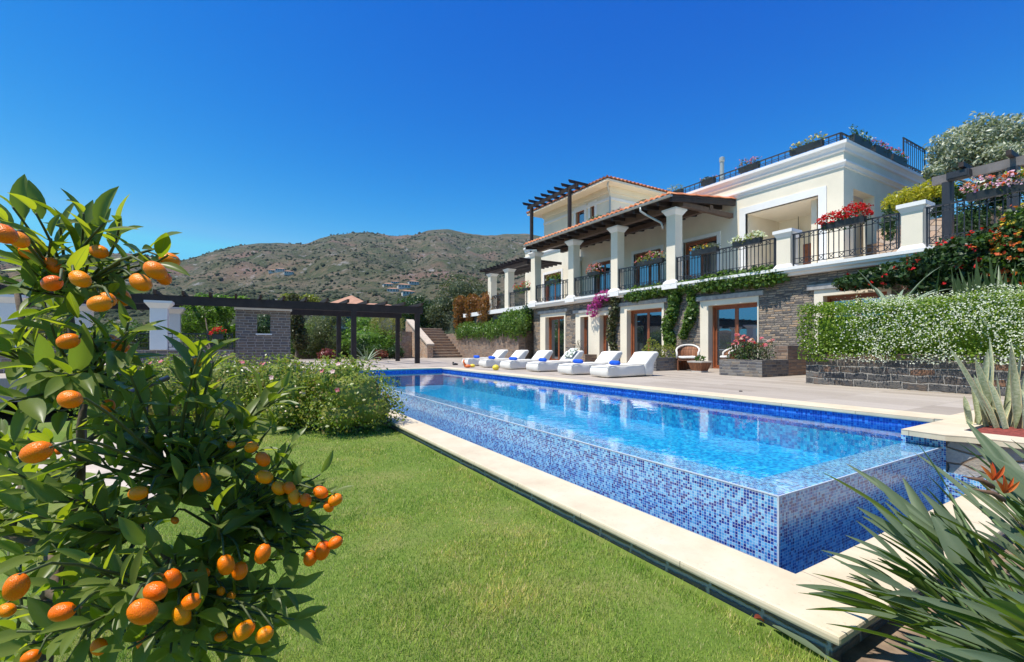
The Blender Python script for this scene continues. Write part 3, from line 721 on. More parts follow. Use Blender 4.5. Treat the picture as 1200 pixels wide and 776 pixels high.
# ---- top storey (set back) with hipped roof
XT = 19.6; YT0 = P(715, 230, X=XT).y; YT1 = P(637.5, 260, X=XT).y; ZTT = P(715, 222, X=XT).z
XTE = 18.65; yte0 = P(711.5, 206, X=XTE).y; zte = P(711.5, 206, X=XTE).z
w = MB(); dB = dict(y1=YX(675, XT), y0=YX(685, XT)); dW = dict(y1=YX(692, XT), y0=YX(697, XT))
zda = 9.85
for a, b in ((dB['y1'], YT1), (dW['y1'], dB['y0']), (YT0, dW['y0'])): w.box(XT, XT + .3, a, b, 6.9, zda)
w.box(XT, XT + .3, YT0, YT1, zda, ZTT); w.box(XT + .3, XT + 9, YT0, YT0 + .3, 6.9, ZTT); w.box(XT + .3, XT + 9, YT1 - .3, YT1, 6.9, ZTT); w.box(XT + .9, XT + 1, YT0 + .3, YT1 - .3, 6.9, ZTT)
top = w.build('top_storey', M_cream, villa)
for d in (dB, dW):
    d['w0'], d['w1'], d['zt'] = d['y0'], d['y1'], zda
    glazed_door(d, XT, 7.0, top, 1, .1, 'window')
    w = MB(); w.box(XT - .04, XT + .05, d['y1'], d['y1'] + .2, 7, zda + .2); w.box(XT - .04, XT + .05, d['y0'] - .2, d['y0'], 7, zda + .2); w.box(XT - .04, XT + .05, d['y0'], d['y1'], zda, zda + .2); w.build('window_surround', M_white, top)
MB().box(XT + 1.9, XT + 3.2, YT0 - .05, YT0 - .001, 7, 9.2).build('window_surround', M_white, top)
ov = XT - XTE; x0, x1, y0, y1 = XTE, XT + 9 + ov, yte0, YT1 + ov
w = MB(); w.box(XT - .06, XT - .001, YT0 - .06, YT1, ZTT - .62, ZTT - .46); w.box(XT - .001, XT + 9, YT0 - .06, YT0 - .001, ZTT - .62, ZTT - .46); w.build('string_course', M_white, top)
w = MB(); w.box(x0 + .05, x1, y0 + .05, y1 - .05, zte - .22, zte - .10); w.box(XT - .08, XT + 9, YT0 - .08, YT1 + .08, ZTT - .15, zte - .221)
w.build('soffit', M_cream, top)
# hipped tile roof with wavy edge
def hip_roof(x0, x1, y0, y1, z, slope, m, parent, name='hip_roof'):
    rise = (x1 - x0) / 2 * slope if x1 - x0 < y1 - y0 else (y1 - y0) / 2 * slope
    half = min(x1 - x0, y1 - y0) / 2; V, F, UV = [], [], []
    for side in range(4):
        L = (y1 - y0) if side % 2 == 0 else (x1 - x0); n = int(L / .055); k = 7
        b = len(V)
        for i in range(k):
            t = i / (k - 1) * half
            for j in range(n + 1):
                s = min(max(L * j / n, t), L - t)
                zz = z + t * slope + abs(math.cos(s / .32 * math.pi)) * .12 + (.02 if i % 2 == 0 else 0)
                V.append({0: (x0 + t, y0 + s, zz), 1: (x0 + s, y0 + t, zz), 2: (x1 - t, y0 + s, zz), 3: (x0 + s, y1 - t, zz)}[side]); UV.append((s, t))
        for i in range(k - 1):
            for j in range(n): F.append((b + i * (n + 1) + j, b + i * (n + 1) + j + 1, b + (i + 1) * (n + 1) + j + 1, b + (i + 1) * (n + 1) + j))
        b2 = len(V)
        for j in range(n + 1): v = V[b + j]; V.append((v[0], v[1], z - .03 + (v[2] - z) * .5)); UV.append(UV[b + j])
        for j in range(n): F.append((b + j, b + j + 1, b2 + j + 1, b2 + j))
    return np_mesh(name, V, F, m, parent, UV)
hip_roof(x0, x1, y0, y1, zte - .08, .34, M_tiles, top)
MB().tube([(XTE + .3, yte0 + .15, zte - .12), (XTE + .3, yte0 + .3, zte - .4), (XT - .06, YT0 - .06, zte - .85), (XT - .06, YT0 - .06, 6.9)], .05, 8).build('downpipe', M_zinc, top)
# pergola on the roof terrace
rp = thing('roof_pergola', 'small dark timber pergola on the roof terrace in front of the top storey', 'pergola', (18, 24, 7.3))
XP = 17.75; q1 = P(623, 250, X=XP); q2 = P(667.5, 235, X=XP); zp1 = P(623, 243.5, X=XP).z
for q in (q1, q2): MB().box(XP - .09, XP + .09, q.y - .09, q.y + .09, 7.3, zp1).build('post', M_dark, rp)
MB().box(XP - .06, XP + .06, q2.y - .8, q1.y + .5, zp1, zp1 + .2).build('beam', M_dark, rp)
for y in np.linspace(q2.y - .6, q1.y + .3, 8):
    MB().prism_y([(XP - .55, zp1 + .36), (XP - .45, zp1 + .205), (XT + .0 - .05, zp1 + .205), (XT - .05, zp1 + .36)], y - .05, y + .05).build('rafter', M_dark, rp)
# ---------------------------------------------------------------- foliage helpers
rng = np.random.default_rng(11)
def unit(a): return a / np.maximum(1e-9, np.linalg.norm(a, axis=-1, keepdims=True))
def leaf_quads(pts, nrm, size, aspect=.45, up=.25, spread=.8, hang=0.0, fold=.12):
    """one folded four-cornered leaf per point"""
    n = len(pts); nn = unit(nrm * .7 + rng.normal(0, spread, (n, 3)) + np.array([0, 0, up]))
    t = rng.normal(0, 1, (n, 3)) + nrm * .5 + np.array([0, 0, -hang]); t = unit(t - nn * (t * nn).sum(1, keepdims=True)); s = np.cross(nn, t)
    L = (size * rng.uniform(.65, 1.25, n))[:, None]; W = L * aspect * rng.uniform(.8, 1.2, n)[:, None]
    V = np.stack([pts - t * L * .5, pts + s * W * .5 + nn * W * fold + t * L * .05, pts + t * L * .5 - nn * L * fold, pts - s * W * .5 + nn * W * fold + t * L * .05], 1)
    return V.reshape(-1, 3)
def quads(nv): return np.arange(nv).reshape(-1, 4)
def blob_pts(ell, n, depth=.35, lump=.22, freq=2.2, seed=0.0):
    """points in the outer shell of a set of ellipsoids, with lumps; returns points and outward directions"""
    ell = [np.array(e, float) for e in ell]; A = np.array([(e[3] * e[4] + e[3] * e[5] + e[4] * e[5]) for e in ell]); A /= A.sum()
    P_, N_ = [], []
    for e, a in zip(ell, A):
        m = int(n * a) + 1; d = unit(rng.normal(0, 1, (m, 3)))
        lm = np.array([noise.noise(Vector((q[0] * freq + e[0] * 3 + seed, q[1] * freq + e[1] * 3, q[2] * freq + e[2]))) + .5 * noise.noise(Vector((q[0] * freq * 2.6 + e[0], q[1] * freq * 2.6 + seed, q[2] * freq * 2.6))) for q in d])
        r = (1 - depth * rng.uniform(0, 1, m) ** 1.4) * (1 + lump * lm)
        p = e[:3] + d * e[3:] * r[:, None]; nn = unit(d / e[3:])
        ok = np.ones(m, bool)
        for f in ell:
            if f is e: continue
            ok &= (((p - f[:3]) / f[3:]) ** 2).sum(1) > .55
        P_.append(p[ok]); N_.append(nn[ok])
    return np.concatenate(P_), np.concatenate(N_)
def cube_sphere(k=3):
    V, F = [], []
    for ax in range(3):
        for sg in (-1, 1):
            b = len(V)
            for i in range(k + 1):
                for j in range(k + 1):
                    q = [0, 0, 0]; q[ax] = sg; q[(ax + 1) % 3] = (2 * i / k - 1) * sg; q[(ax + 2) % 3] = 2 * j / k - 1; V.append(q)
            for i in range(k):
                for j in range(k): F.append((b + i * (k + 1) + j, b + (i + 1) * (k + 1) + j, b + (i + 1) * (k + 1) + j + 1, b + i * (k + 1) + j + 1))
    return unit(np.array(V, float)), np.array(F)
CSV, CSF = cube_sphere()
def foliage(name, m, parent, ell, n, size, aspect=.45, depth=.35, lump=.22, freq=2.2, up=.25, spread=.8, core=.0, hang=0.0, zmin=None, stuff_=False, base=None):
    p, nn = blob_pts(ell, n, depth, lump, freq, float(rng.uniform(0, 50)))
    if zmin is not None: k = p[:, 2] > zmin; p, nn = p[k], nn[k]
    V = leaf_quads(p, nn, size, aspect, up, spread, hang); F = quads(len(V))
    if core:
        for e in ell:
            F = np.concatenate([F, CSF + len(V)]); V = np.concatenate([V, np.array(e[:3]) + CSV * np.array(e[3:]) * core])
    o = np_mesh(name, V, F, m, parent, base=base)
    if stuff_: stuff(o)
    return o
def blossoms(name, m, parent, ell, n, size, out=1.03, zmin=None, upper=False, per=3, filt=None):
    """small ragged flower heads near the surface of the foliage"""
    p, nn = blob_pts(ell, n, .08, .2, 2.2)
    if upper: k = nn[:, 2] > -.1; p, nn = p[k], nn[k]
    if zmin is not None: k = p[:, 2] > zmin; p, nn = p[k], nn[k]
    if filt is not None: k = filt(p); p, nn = p[k], nn[k]
    p = np.repeat(p, per, 0) + rng.normal(0, size * .35, (len(p) * per, 3)) + np.repeat(nn, per, 0) * size * .4
    V = leaf_quads(p, np.repeat(nn, per, 0), size, .9, .3, .6)
    return stuff(np_mesh(name, V, quads(len(V)), m, parent)) if n > 60 else np_mesh(name, V, quads(len(V)), m, parent)
def path_pts(path, n, rad):
    """points scattered round a polyline of (x,y,z)"""
    path = [Vector(p) for p in path]; L = [(b - a).length for a, b in zip(path, path[1:])]; T = sum(L); out = []
    for k in range(n):
        s = rng.uniform(0, T); i = 0
        while s > L[i] and i < len(L) - 1: s -= L[i]; i += 1
        out.append(path[i].lerp(path[i + 1], s / max(L[i], 1e-6)))
    out = np.array([tuple(o) for o in out]); nz = unit(rng.normal(0, 1, (n, 3))); r = rad * rng.uniform(.2, 1, n)[:, None] ** .6
    lm = np.array([1 + .6 * noise.noise(Vector(o) * 1.7) for o in out])[:, None]
    return out + nz * r * lm, nz
def creeper(name, label, cat, path, n, rad, size, m, flat=None, stems=3, group=None, aspect=.75):
    b = path[0]; t = thing(name, label, cat, tuple(b), group)
    p, nn = path_pts(path, n, rad)
    if flat is not None: p[:, 0] = np.clip(p[:, 0], flat[0], flat[1]); nn[:, 0] = -abs(nn[:, 0]) - .5; nn = unit(nn)
    V = leaf_quads(p, nn, size, aspect, .3, .6, .4)
    stuff(np_mesh('foliage', V, quads(len(V)), m, t))
    w = MB()
    for k in range(stems): w.tube([Vector(q) + Vector(rng.normal(0, rad * .25, 3)) * Vector((.2, 1, 1)) for q in path], .018, 5)
    w.build('stem', M_bark, t)
    return t
M_bark = plain('grey_brown_bark', (.13, .10, .075), .9, .4, 8, .8, 40)
# leaf colours
G_dark = leafmat('dark_green_leaves', [(.018, .042, .012), (.035, .075, .018), (.05, .10, .025), (.028, .06, .02)], .22)
G_mid = leafmat('mid_green_leaves', [(.035, .075, .015), (.065, .125, .022), (.09, .16, .03), (.05, .10, .02)], .28)
G_bright = leafmat('bright_green_leaves', [(.09, .18, .02), (.14, .25, .03), (.18, .29, .045), (.11, .21, .03)], .35)
G_olive = leafmat('olive_leaves', [(.075, .095, .045), (.12, .14, .07), (.16, .18, .10), (.09, .12, .05)], .2)
G_yellow = leafmat('yellow_green_leaves', [(.16, .19, .03), (.24, .25, .05), (.30, .29, .07), (.12, .16, .03)], .35)
G_gold = leafmat('golden_yellow_leaves', [(.40, .36, .02), (.55, .46, .03), (.30, .32, .03), (.62, .52, .06)], .35)
G_silver = leafmat('silver_leaves', [(.25, .28, .19), (.40, .42, .31), (.54, .55, .45), (.16, .20, .11)], .15)
G_copper = leafmat('copper_leaves', [(.16, .055, .012), (.26, .095, .02), (.34, .15, .03), (.10, .06, .015)], .3)
G_dry = leafmat('dry_brownish_leaves', [(.10, .085, .04), (.08, .10, .03), (.16, .12, .07), (.06, .08, .025)], .2)
def petal(name, cols): return leafmat(name, cols, .3, .6, .2)
F_white = petal('white_petals', [(.75, .74, .66), (.82, .81, .76), (.68, .68, .56)])
F_red = petal('red_petals', [(.55, .015, .02), (.70, .03, .03), (.45, .01, .02)])
F_pink = petal('pink_petals', [(.70, .16, .24), (.78, .30, .34), (.62, .06, .12), (.82, .45, .45)])
F_mag = petal('magenta_petals', [(.45, .04, .30), (.58, .10, .42), (.36, .02, .22)])
F_lilac = petal('lilac_pink_petals', [(.70, .35, .62), (.80, .55, .72), (.62, .25, .5)])
F_orange = petal('orange_red_petals', [(.70, .12, .03), (.80, .22, .05), (.62, .05, .02)])
F_yel = petal('yellow_petals', [(.80, .60, .06), (.72, .48, .05), (.85, .70, .2)])
F_blue = petal('blue_petals', [(.12, .2, .6), (.2, .32, .7), (.35, .45, .75)])
F_blush = petal('blush_pink_petals', [(.80, .48, .48), (.85, .62, .60), (.78, .38, .40)])
# ---------------------------------------------------------------- furniture of the terrace
M_fab = plain('white_outdoor_fabric', (.74, .71, .65), .85, .05, 3, .7, 7, .2)
M_blue = plain('blue_towel_cloth', (.02, .10, .55), .95, .15, 20, .8, 90, .1)
def smooth_part(name, prof, w, y0, m, parent, bev=.05):
    """a padded piece: side outline in (x,z), padded edges, width w along Y"""
    mb = MB().prism_y(prof, y0, y0 + w); me = bpy.data.meshes.new(name); me.from_pydata(mb.v, [], mb.f)
    bm = bmesh.new(); bm.from_mesh(me); bmesh.ops.recalc_face_normals(bm, faces=bm.faces)
    bmesh.ops.bevel(bm, geom=bm.edges[:], offset=bev, segments=3, profile=.5, affect='EDGES', clamp_overlap=True)
    bmesh.ops.triangulate(bm, faces=[f for f in bm.faces if len(f.verts) > 4]); bmesh.ops.subdivide_edges(bm, edges=[e for e in bm.edges if e.calc_length() > .15], cuts=3, use_grid_fill=True)
    for v in bm.verts: v.co.z += .016 * noise.noise(v.co * 4.5) + .006 * noise.noise(v.co * 13); v.co.y += .03 * noise.noise(v.co * 3.3 + Vector((5, 0, 0))); v.co.x += .012 * noise.noise(v.co * 5 + Vector((0, 9, 0)))
    bm.to_mesh(me); bm.free(); box_uv(me); me.polygons.foreach_set('use_smooth', np.ones(len(me.polygons), bool))
    return link_mesh(name, me, m, parent)
LG_GRP = 'sun loungers lined up along the pool'
def make_lounger(loc):
    t = thing('sun_lounger', 'lounger', 'sun lounger', (0, 0, 0), LG_GRP)
    smooth_part('mattress', [(0, .02), (-.03, .16), (.02, .30), (.5, .315), (1.30, .335), (1.33, .03)], .70, -.35, M_fab, t)
    smooth_part('backrest', [(1.335, .03), (1.30, .33), (1.62, .64), (1.80, .66), (1.86, .60), (1.66, .33), (1.62, .03)], .70, -.35, M_fab, t)
    w = MB(); pl = [(-.005, -.355, .165), (.0, -.35, .295), (.5, -.352, .316), (1.28, -.352, .332)]; w.tube(pl, .008, 5); w.tube([(x, -y, z) for x, y, z in pl], .008, 5); w.tube([(-.012, -.34, .30), (-.012, .34, .30)], .008, 5)
    w.build('piping', plain('grey_seam_piping', (.30, .28, .26), .8, .1, 10, 0), t)
    t.location = loc; WL[t.name] = Vector(loc); return t
LP = [(8.0, 8.98), (7.96, 10.36), (8.05, 12.15), (8.05, 13.85), (8.05, 15.55), (8.05, 17.1)]
LLAB = ['white padded lounger nearest the stone planters, with its whole long side in view',
        'white lounger second from the planters, in front of the narrow window',
        'white lounger with a patterned cushion on its backrest',
        'white lounger before the left end of the slate wall, third from the steps',
        'white lounger with a towel, second from the garden steps',
        'white lounger nearest the garden steps, with toys beside its foot']
LN = []
first = make_lounger((LP[0][0], LP[0][1], .002)); first['label'] = LLAB[0]; LN.append(first)
for (x, y), lab in zip(LP[1:], LLAB[1:]): o = move_copy(first, (x, y, .002), lab); o.rotation_euler = (0, 0, R(rng.uniform(-3.5, 3.5))); LN.append(o)
TW = 'rolled blue towels on the loungers'
def towel(x, y, z, label):
    w = MB(); pts = [(x, y + s, z + .062) for s in np.linspace(-.20, .20, 9)]
    w.tube(pts, [.045, .06, .062, .06, .063, .061, .063, .06, .045], 12)
    o = tag(w.build('rolled_towel', M_blue, smooth=True, base=(x, y, z)), label, 'towel', TW); o.rotation_euler = (0, 0, R(rng.uniform(-14, 14))); return o
TLAB = ['rolled blue towel on the lounger nearest the stone planters', 'rolled blue towel on the second lounger from the planters', 'rolled blue towel on the lounger that has the patterned cushion',
        'rolled blue towel on the lounger third from the garden steps', 'rolled blue towel on the second lounger from the garden steps', 'rolled blue towel on the lounger nearest the garden steps']
for (x, y), lab in zip(LP, TLAB): towel(x + .42 + rng.uniform(-.08, .1), y + rng.uniform(-.06, .08), .305, lab)
def cushion():
    V = []; k = 10; F = []
    c = Vector((LP[2][0] + 1.50, LP[2][1] - .12, .56)); dx = Vector((.6, 0, .64)).normalized(); dy = Vector((0, 1, 0)); dn = dx.cross(dy)
    dn = -dn if dn.x > 0 else dn
    for sgn in (1, -1):
        for i in range(k + 1):
            for j in range(k + 1):
                u, v = 2 * i / k - 1, 2 * j / k - 1; th = .075 * (1 - u * u) ** .5 * (1 - v * v) ** .5
                V.append(c + dx * u * .20 + dy * v * .20 + dn * (.05 + sgn * th))
    n = (k + 1) ** 2
    for s in (0, 1):
        for i in range(k):
            for j in range(k):
                a = s * n + i * (k + 1) + j; q = (a, a + 1, a + k + 2, a + k + 1); F.append(q if s else q[::-1])
    t = NT('leaf_print_fabric'); v = t.obj(); n1 = t.noise(v, 9, 2)
    cc = t.ramp(n1, [(.42, (.72, .70, .64)), (.47, (.10, .16, .10)), (.55, (.16, .20, .14)), (.6, (.70, .68, .62))], False)
    return tag(MB().add(V, F).build('cushion', t.done(t.pbr(cc, .9)), smooth=True, base=tuple(c)), 'square cushion with a dark leaf print propped on a white lounger', 'cushion')
cushion()
# toys and small things by the pool edge
M_toy_o = plain('orange_plastic', (.75, .16, .03), .4, .1, 4, 0); M_toy_y = plain('yellow_plastic', (.80, .60, .05), .4, .1, 4, 0)
a = P(548, 431, z=0); w = MB(); w.lathe(a.x, a.y, [(.05, .002), (.13, .03), (.14, .07), (.10, .10), (.03, .12)], 12); w.tube([(a.x - .1, a.y, .09), (a.x - .16, a.y + .02, .22), (a.x - .13, a.y + .04, .30)], [.05, .035, .03], 8)
tag(w.build('inflatable_toy', M_toy_o, smooth=True, base=(a.x, a.y, 0)), 'small orange pool toy on the paving by the pool', 'toy')
tag(MB().lathe(a.x + .26, a.y + .12, [(.03, .002), (.10, .03), (.105, .08), (.06, .12), (.01, .13)], 12).build('pool_toy', M_toy_y, smooth=True, base=(a.x + .26, a.y + .12, 0)), 'small yellow pool toy beside the orange one', 'toy')
a = P(581, 434, z=0); tag(MB().lathe(a.x, a.y, [(.03, .003), (.09, .02), (.12, .08), (.10, .14), (.05, .18), (.01, .19)], 12).build('ball', M_toy_y, smooth=True, base=(a.x, a.y, 0)), 'yellow ball lying at the edge of the pool', 'ball')
a = P(532, 428, z=0); w = MB(); w.tube([(a.x - .05, a.y, .035), (a.x + .05, a.y, .045), (a.x + .17, a.y, .035)], [.045, .05, .035], 8); w.tube([(a.x - .03, a.y + .02, .07), (a.x - .02, a.y + .02, .14)], .04, 8)
tag(w.build('shoe', M_iron, smooth=True, base=(a.x, a.y, 0)), 'dark shoe left on the paving near the orange toy', 'shoe')
a = P(868, 459, z=0); tag(MB().lathe(a.x, a.y, [(.03, .002), (.03, .014), (.012, .018)], 10).build('ground_light', M_iron, base=(a.x, a.y, 0)), 'tiny dark round fitting set in the paving by the pool', 'ground light')
# wicker tub chairs
M_wick = stone('brown_woven_wicker', [(.28, .11, .05), (.36, .15, .07), (.22, .085, .04), (.31, .13, .065)], .05, .35, (.09, .035, .015), .006, .002, .01, .6)
M_wrim = plain('whitewashed_wicker', (.68, .63, .56), .7, .12, 40, .5, 80)
M_cush = plain('white_seat_cushion', (.78, .75, .70), .9, .05, 4, .2, 30)
def tub_chair(loc, rot, label):
    t = thing('wicker_chair', label, 'chair', (0, 0, 0), 'wicker tub chairs outside the doors')
    # back shell: an upright half ring (front of the chair faces -X)
    n = 25; V, F, rimp = [], [], []
    for i in range(n):
        a = math.radians(-112 + 224 * i / (n - 1)); x, y = .30 * math.cos(a), .33 * math.sin(a)
        top = .50 + .34 * max(0, math.cos(a * .62)) ** 1.3
        for z, k in ((.02, .86), (.42, 1.0), (top, 1.1)):
            V.append((x * k, y * k, z))
        for z, k in ((.02, .80), (.42, .94), (top, 1.04)): V.append((x * k, y * k, z))
        rimp.append((x * 1.08, y * 1.08, top + .01))
    for i in range(n - 1):
        b, c = i * 6, i * 6 + 6
        F += [(b, c, c + 1, b + 1), (b + 1, c + 1, c + 2, b + 2), (b + 3, b + 4, c + 4, c + 3), (b + 4, b + 5, c + 5, c + 4), (b + 2, c + 2, c + 5, b + 5)]
    MB().add(V, F).build('back_shell', M_wick, t, smooth=True)
    rim = [(rimp[0][0] - .03, rimp[0][1], .40)] + rimp + [(rimp[-1][0] - .03, rimp[-1][1], .40)]
    MB().tube(rim, .032, 8).build('rim', M_wrim, t, smooth=True)
    MB().slab([(-.24, -.30), (.1, -.30), (.24, -.18), (.24, .18), (.1, .30), (-.24, .30)], .33, .40).build('seat', M_wick, t)
    smooth_part('cushion', [(-.25, .405), (-.27, .44), (-.24, .475), (.18, .475), (.22, .42)], .52, -.26, M_cush, t, .025)
    for y in (-.29, .29): MB().bar((-.22, y, .0), (-.22, y, .34), .05).build('leg', M_wick, t)
    t.location = loc; t.rotation_euler = (0, 0, rot); WL[t.name] = Vector(loc); return t
a = P(806, 434.3, z=0); tub_chair((a.x, a.y, .002), R(35), 'brown wicker tub chair standing free between the two stone planters')
a = P(848, 434.2, z=0); tub_chair((a.x + .5, a.y + .1, .002), R(-40), 'brown wicker tub chair half hidden behind the rose planter')
a = P(815, 436.4, z=0); t = thing('plant_pot', 'square tapered wicker pot with a white rim before the wicker chair', 'pot', (a.x + .2, a.y, .002))
c = (a.x + .2, a.y)
MB().frustum(c[0], c[1], .16, .16, .02, .25, .25, .30).build('basket', M_wick, t)
MB().frustum(c[0], c[1], .25, .25, .301, .265, .265, .345).build('rim', M_wrim, t); MB().frustum(c[0], c[1], .165, .165, .0, .175, .175, .045).build('foot', M_wrim, t)
foliage('plant', G_mid, t, [(c[0], c[1], .42, .16, .16, .12)], 120, .09)
# stone planters
def stone_planter(name, label, x0, x1, y0, y1, h, m):
    t = thing(name, label, 'planter', ((x0 + x1) / 2, (y0 + y1) / 2, 0)); k = .16
    w = MB(); w.box(x0, x1, y0, y0 + k, 0, h); w.box(x0, x1, y1 - k, y1, 0, h); w.box(x0, x0 + k, y0 + k, y1 - k, 0, h); w.box(x1 - k, x1, y0 + k, y1 - k, 0, h)
    w.build('wall', m, t); MB().box(x0 + k, x1 - k, y0 + k, y1 - k, 0, h - .06).build('soil', M_soil, t)
    return t
ra = P(893, 442.5, z=0); rb = P(843, 406, X=ra.x)
stone_planter('stone_planter', 'large grey stone planter full of pink roses', ra.x, ra.x + 1.25, ra.y, rb.y, .44, M_stone_box)
tag(MB().box(ra.x + 1.252, XW - .002, ra.y + .02, ra.y + .38, 0, .82).build('garden_wall', M_stone_warm, base=((ra.x + 2.4, ra.y + .2, 0))), 'short brown stone wall joining the rose planter to the villa', 'wall')
pa = P(769, 435, z=0); stone_planter('stone_planter', 'small stone planter with leafy shrub beside the nearest lounger', pa.x, pa.x + 1.5, pa.y, pa.y + .75, .43, M_stone_box)
pb = P(690, 424, z=0); stone_planter('stone_planter', 'low stone planter with thin twigs between the narrow windows', XW - .75, XW - .04, YX(700, XW), YX(678, XW), .42, M_stone_warm)
# roses
def rose_bush(label, cx, cy, z, n, rx, ry, h, tall, cols, nl, gl):
    t = thing('rose_bush', label, 'rose bush', (cx, cy, z), 'rose bushes in the stone planter')
    w = MB(); heads = []
    for k in range(n):
        ax, ay = rng.uniform(-rx, rx), rng.uniform(-ry, ry); hh = h * rng.uniform(.65, 1.0) * (tall if k % 3 == 0 else 1)
        w.tube([(cx + ax * .3, cy + ay * .3, z), (cx + ax * .7, cy + ay * .75, z + hh * .5), (cx + ax, cy + ay, z + hh)], [.012, .009, .005], 5); heads.append((cx + ax, cy + ay, z + hh))
    w.build('stem', M_bark, t)
    p = np.concatenate([np.array([rng.uniform(-rx, rx, nl) * .95, rng.uniform(-ry, ry, nl) * .95, h * rng.uniform(.12, .88, nl)]).T + np.array([cx, cy, z])])
    V = leaf_quads(p, unit(rng.normal(0, 1, p.shape)), .075, .6, .5, .7); np_mesh('foliage', V, quads(len(V)), gl, t)
    for k, hd in enumerate(heads):
        m = 16; d = unit(rng.normal(0, 1, (m, 3))); d[:, 2] = abs(d[:, 2]) * .8; rr = rng.uniform(.03, .055)
        V = leaf_quads(np.array(hd) + d * rr, d, rr * 1.7, .95, .1, .25)
        np_mesh('flower', V, quads(len(V)), cols[k % len(cols)], t)
    return t
rose_bush('rose bush with coral red blooms at the left end of the stone planter', ra.x + .5, rb.y - .38, .38, 14, .35, .34, .62, 1.25, [F_pink, F_pink, F_red], 420, G_mid)
rose_bush('greyish rose bush with a few pink blooms at the right end of the planter', ra.x + .55, ra.y + .5, .38, 9, .38, .42, .60, 1.1, [F_pink, F_blush], 560, G_olive)
# leafy shrubs of the two small planters
t = thing('shrub', 'leafy yellow green shrub growing in the small stone planter', 'shrub', (pa.x + .7, pa.y + .4, .37)); foliage('foliage', G_yellow, t, [(pa.x + .5, pa.y + .5, .62, .5, .35, .3), (pa.x + 1.0, pa.y + .35, .6, .35, .3, .28), (pa.x + .35, pa.y + .5, .85, .2, .2, .25)], 900, .085)
MB().tube([(pa.x + .7, pa.y + .4, .36), (pa.x + .6, pa.y + .45, .7)], .02, 6).build('stem', M_bark, t)
c = (XW - .4, (YX(700, XW) + YX(678, XW)) / 2); w = MB()
for k in range(9):
    an = rng.uniform(0, 6.28); w.tube([(c[0], c[1] + rng.uniform(-.3, .3), .36), (c[0] + .2 * math.cos(an), c[1] + .35 * math.sin(an), .36 + rng.uniform(.4, .75))], .008, 5)
t = thing('shrub', 'sparse twiggy shrub in the low planter between the windows', 'shrub', (c[0], c[1], .36)); w.build('stem', M_bark, t); foliage('foliage', G_olive, t, [(c[0], c[1], .85, .2, .5, .3)], 70, .06)
# ---------------------------------------------------------------- flower boxes on the rails
M_trough = plain('dark_planter_trough', (.028, .034, .038), .5, .2, 5, 0)
FB = 'flower boxes hung on the villa railings'
def flower_box(label, p, q, z, leaf, fl, h=.17, spill=.18, nf=45, tall=.14, grp=FB):
    """trough from p to q (x, y), its foot at height z, planted"""
    p, q = Vector((p[0], p[1], z)), Vector((q[0], q[1], z)); d = (q - p); L = d.length; d /= L; s = Vector((-d.y, d.x, 0)) * .10
    t = thing('flower_box', label, 'flower box', tuple((p + q) / 2), grp); a, b = .75, 1.0; up = Vector((0, 0, h))
    w = MB(); w.add([p - s * a, q - s * a, q + s * a, p + s * a, p - s * b + up, q - s * b + up, q + s * b + up, p + s * b + up], [(0, 3, 2, 1), (4, 5, 6, 7), (0, 1, 5, 4), (1, 2, 6, 5), (2, 3, 7, 6), (3, 0, 4, 7)])
    w.build('trough', M_trough, t)
    k = max(2, int(L / .35)); ell = []
    for i in range(k):
        c = p + d * (L * (i + .5) / k) + Vector((0, 0, h + .03)); r = L / k * .75
        ell.append((c.x, c.y, c.z + rng.uniform(-.03, .05), max(.13, r * abs(d.x)), max(.13, r * abs(d.y)), tall * rng.uniform(.8, 1.4)))
    foliage('foliage', leaf, t, ell, int(260 * L), .07, .7, .5, .35)
    for m, n in fl: blossoms('blossoms', m, t, ell, n, .062, upper=True)
    return t
zr = ZF + RH + .02; XB = XRL - .12
def rail_box(label, pl, pr, leaf, fl, **k): return flower_box(label, (XB, YX(pl, XB)), (XB, YX(pr, XB)), zr - .10, leaf, fl, **k)
rail_box('flower box of pink and orange petunias between the second and third columns', 690, 704, G_mid, [(F_orange, 40), (F_pink, 40), (F_lilac, 30)], tall=.26)
rail_box('trailing flower box with pink blooms between the third and fourth columns', 748, 777, G_yellow, [(F_white, 20), (F_pink, 30), (F_mag, 14)], tall=.2)
rail_box('flower box with a few red and yellow blooms right of the fourth column', 812, 841, G_olive, [(F_orange, 14), (F_yel, 12)], tall=.12)
rail_box('flower box of white flowers in front of the open loggia', 860, 892, G_yellow, [(F_white, 150)], tall=.16)
rail_box('long flower box of bright red geraniums beside the house corner', 964, 1014, G_mid, [(F_red, 520)], tall=.24)
rail_box('long flower box of lilac pink and orange flowers under the right pergola', 1134, 1212, G_mid, [(F_lilac, 120), (F_orange, 70), (F_white, 40)], tall=.22)
t_ = rail_box('flower box with a bright green plant between the first two columns', 641, 656, G_bright, [(F_white, 6)], tall=.3)
RB = 'flower boxes along the roof terrace rail'
def roof_box(label, pl, pr, leaf, fl, **k): return flower_box(label, (XU - .02, YX(pl, XU)), (XU - .02, YX(pr, XU)), 7.86, leaf, fl, grp=RB, h=.2, **k)
roof_box('roof flower box with pink blooms, next to the metal chimney pipe', 867, 890, G_olive, [(F_pink, 40)], tall=.22)
roof_box('roof flower box with leafy green and yellow plants near the corner', 927, 965, G_yellow, [(F_yel, 30)], tall=.16)
roof_box('nearly empty dark roof flower box below the metal chimney pipe', 823, 838, G_dry, [(F_pink, 6)], tall=.06)
roof_box('roof flower box with yellow green plants right of the veranda roof corner', 784, 800, G_yellow, [(F_yel, 10)], tall=.2)
roof_box('dark roof flower box behind the middle of the veranda roof', 745, 757, G_dry, [(F_pink, 4)], tall=.06)
roof_box('roof flower box with mauve blooms below the top storey corner', 712, 728, G_dry, [(F_mag, 30)], tall=.14)
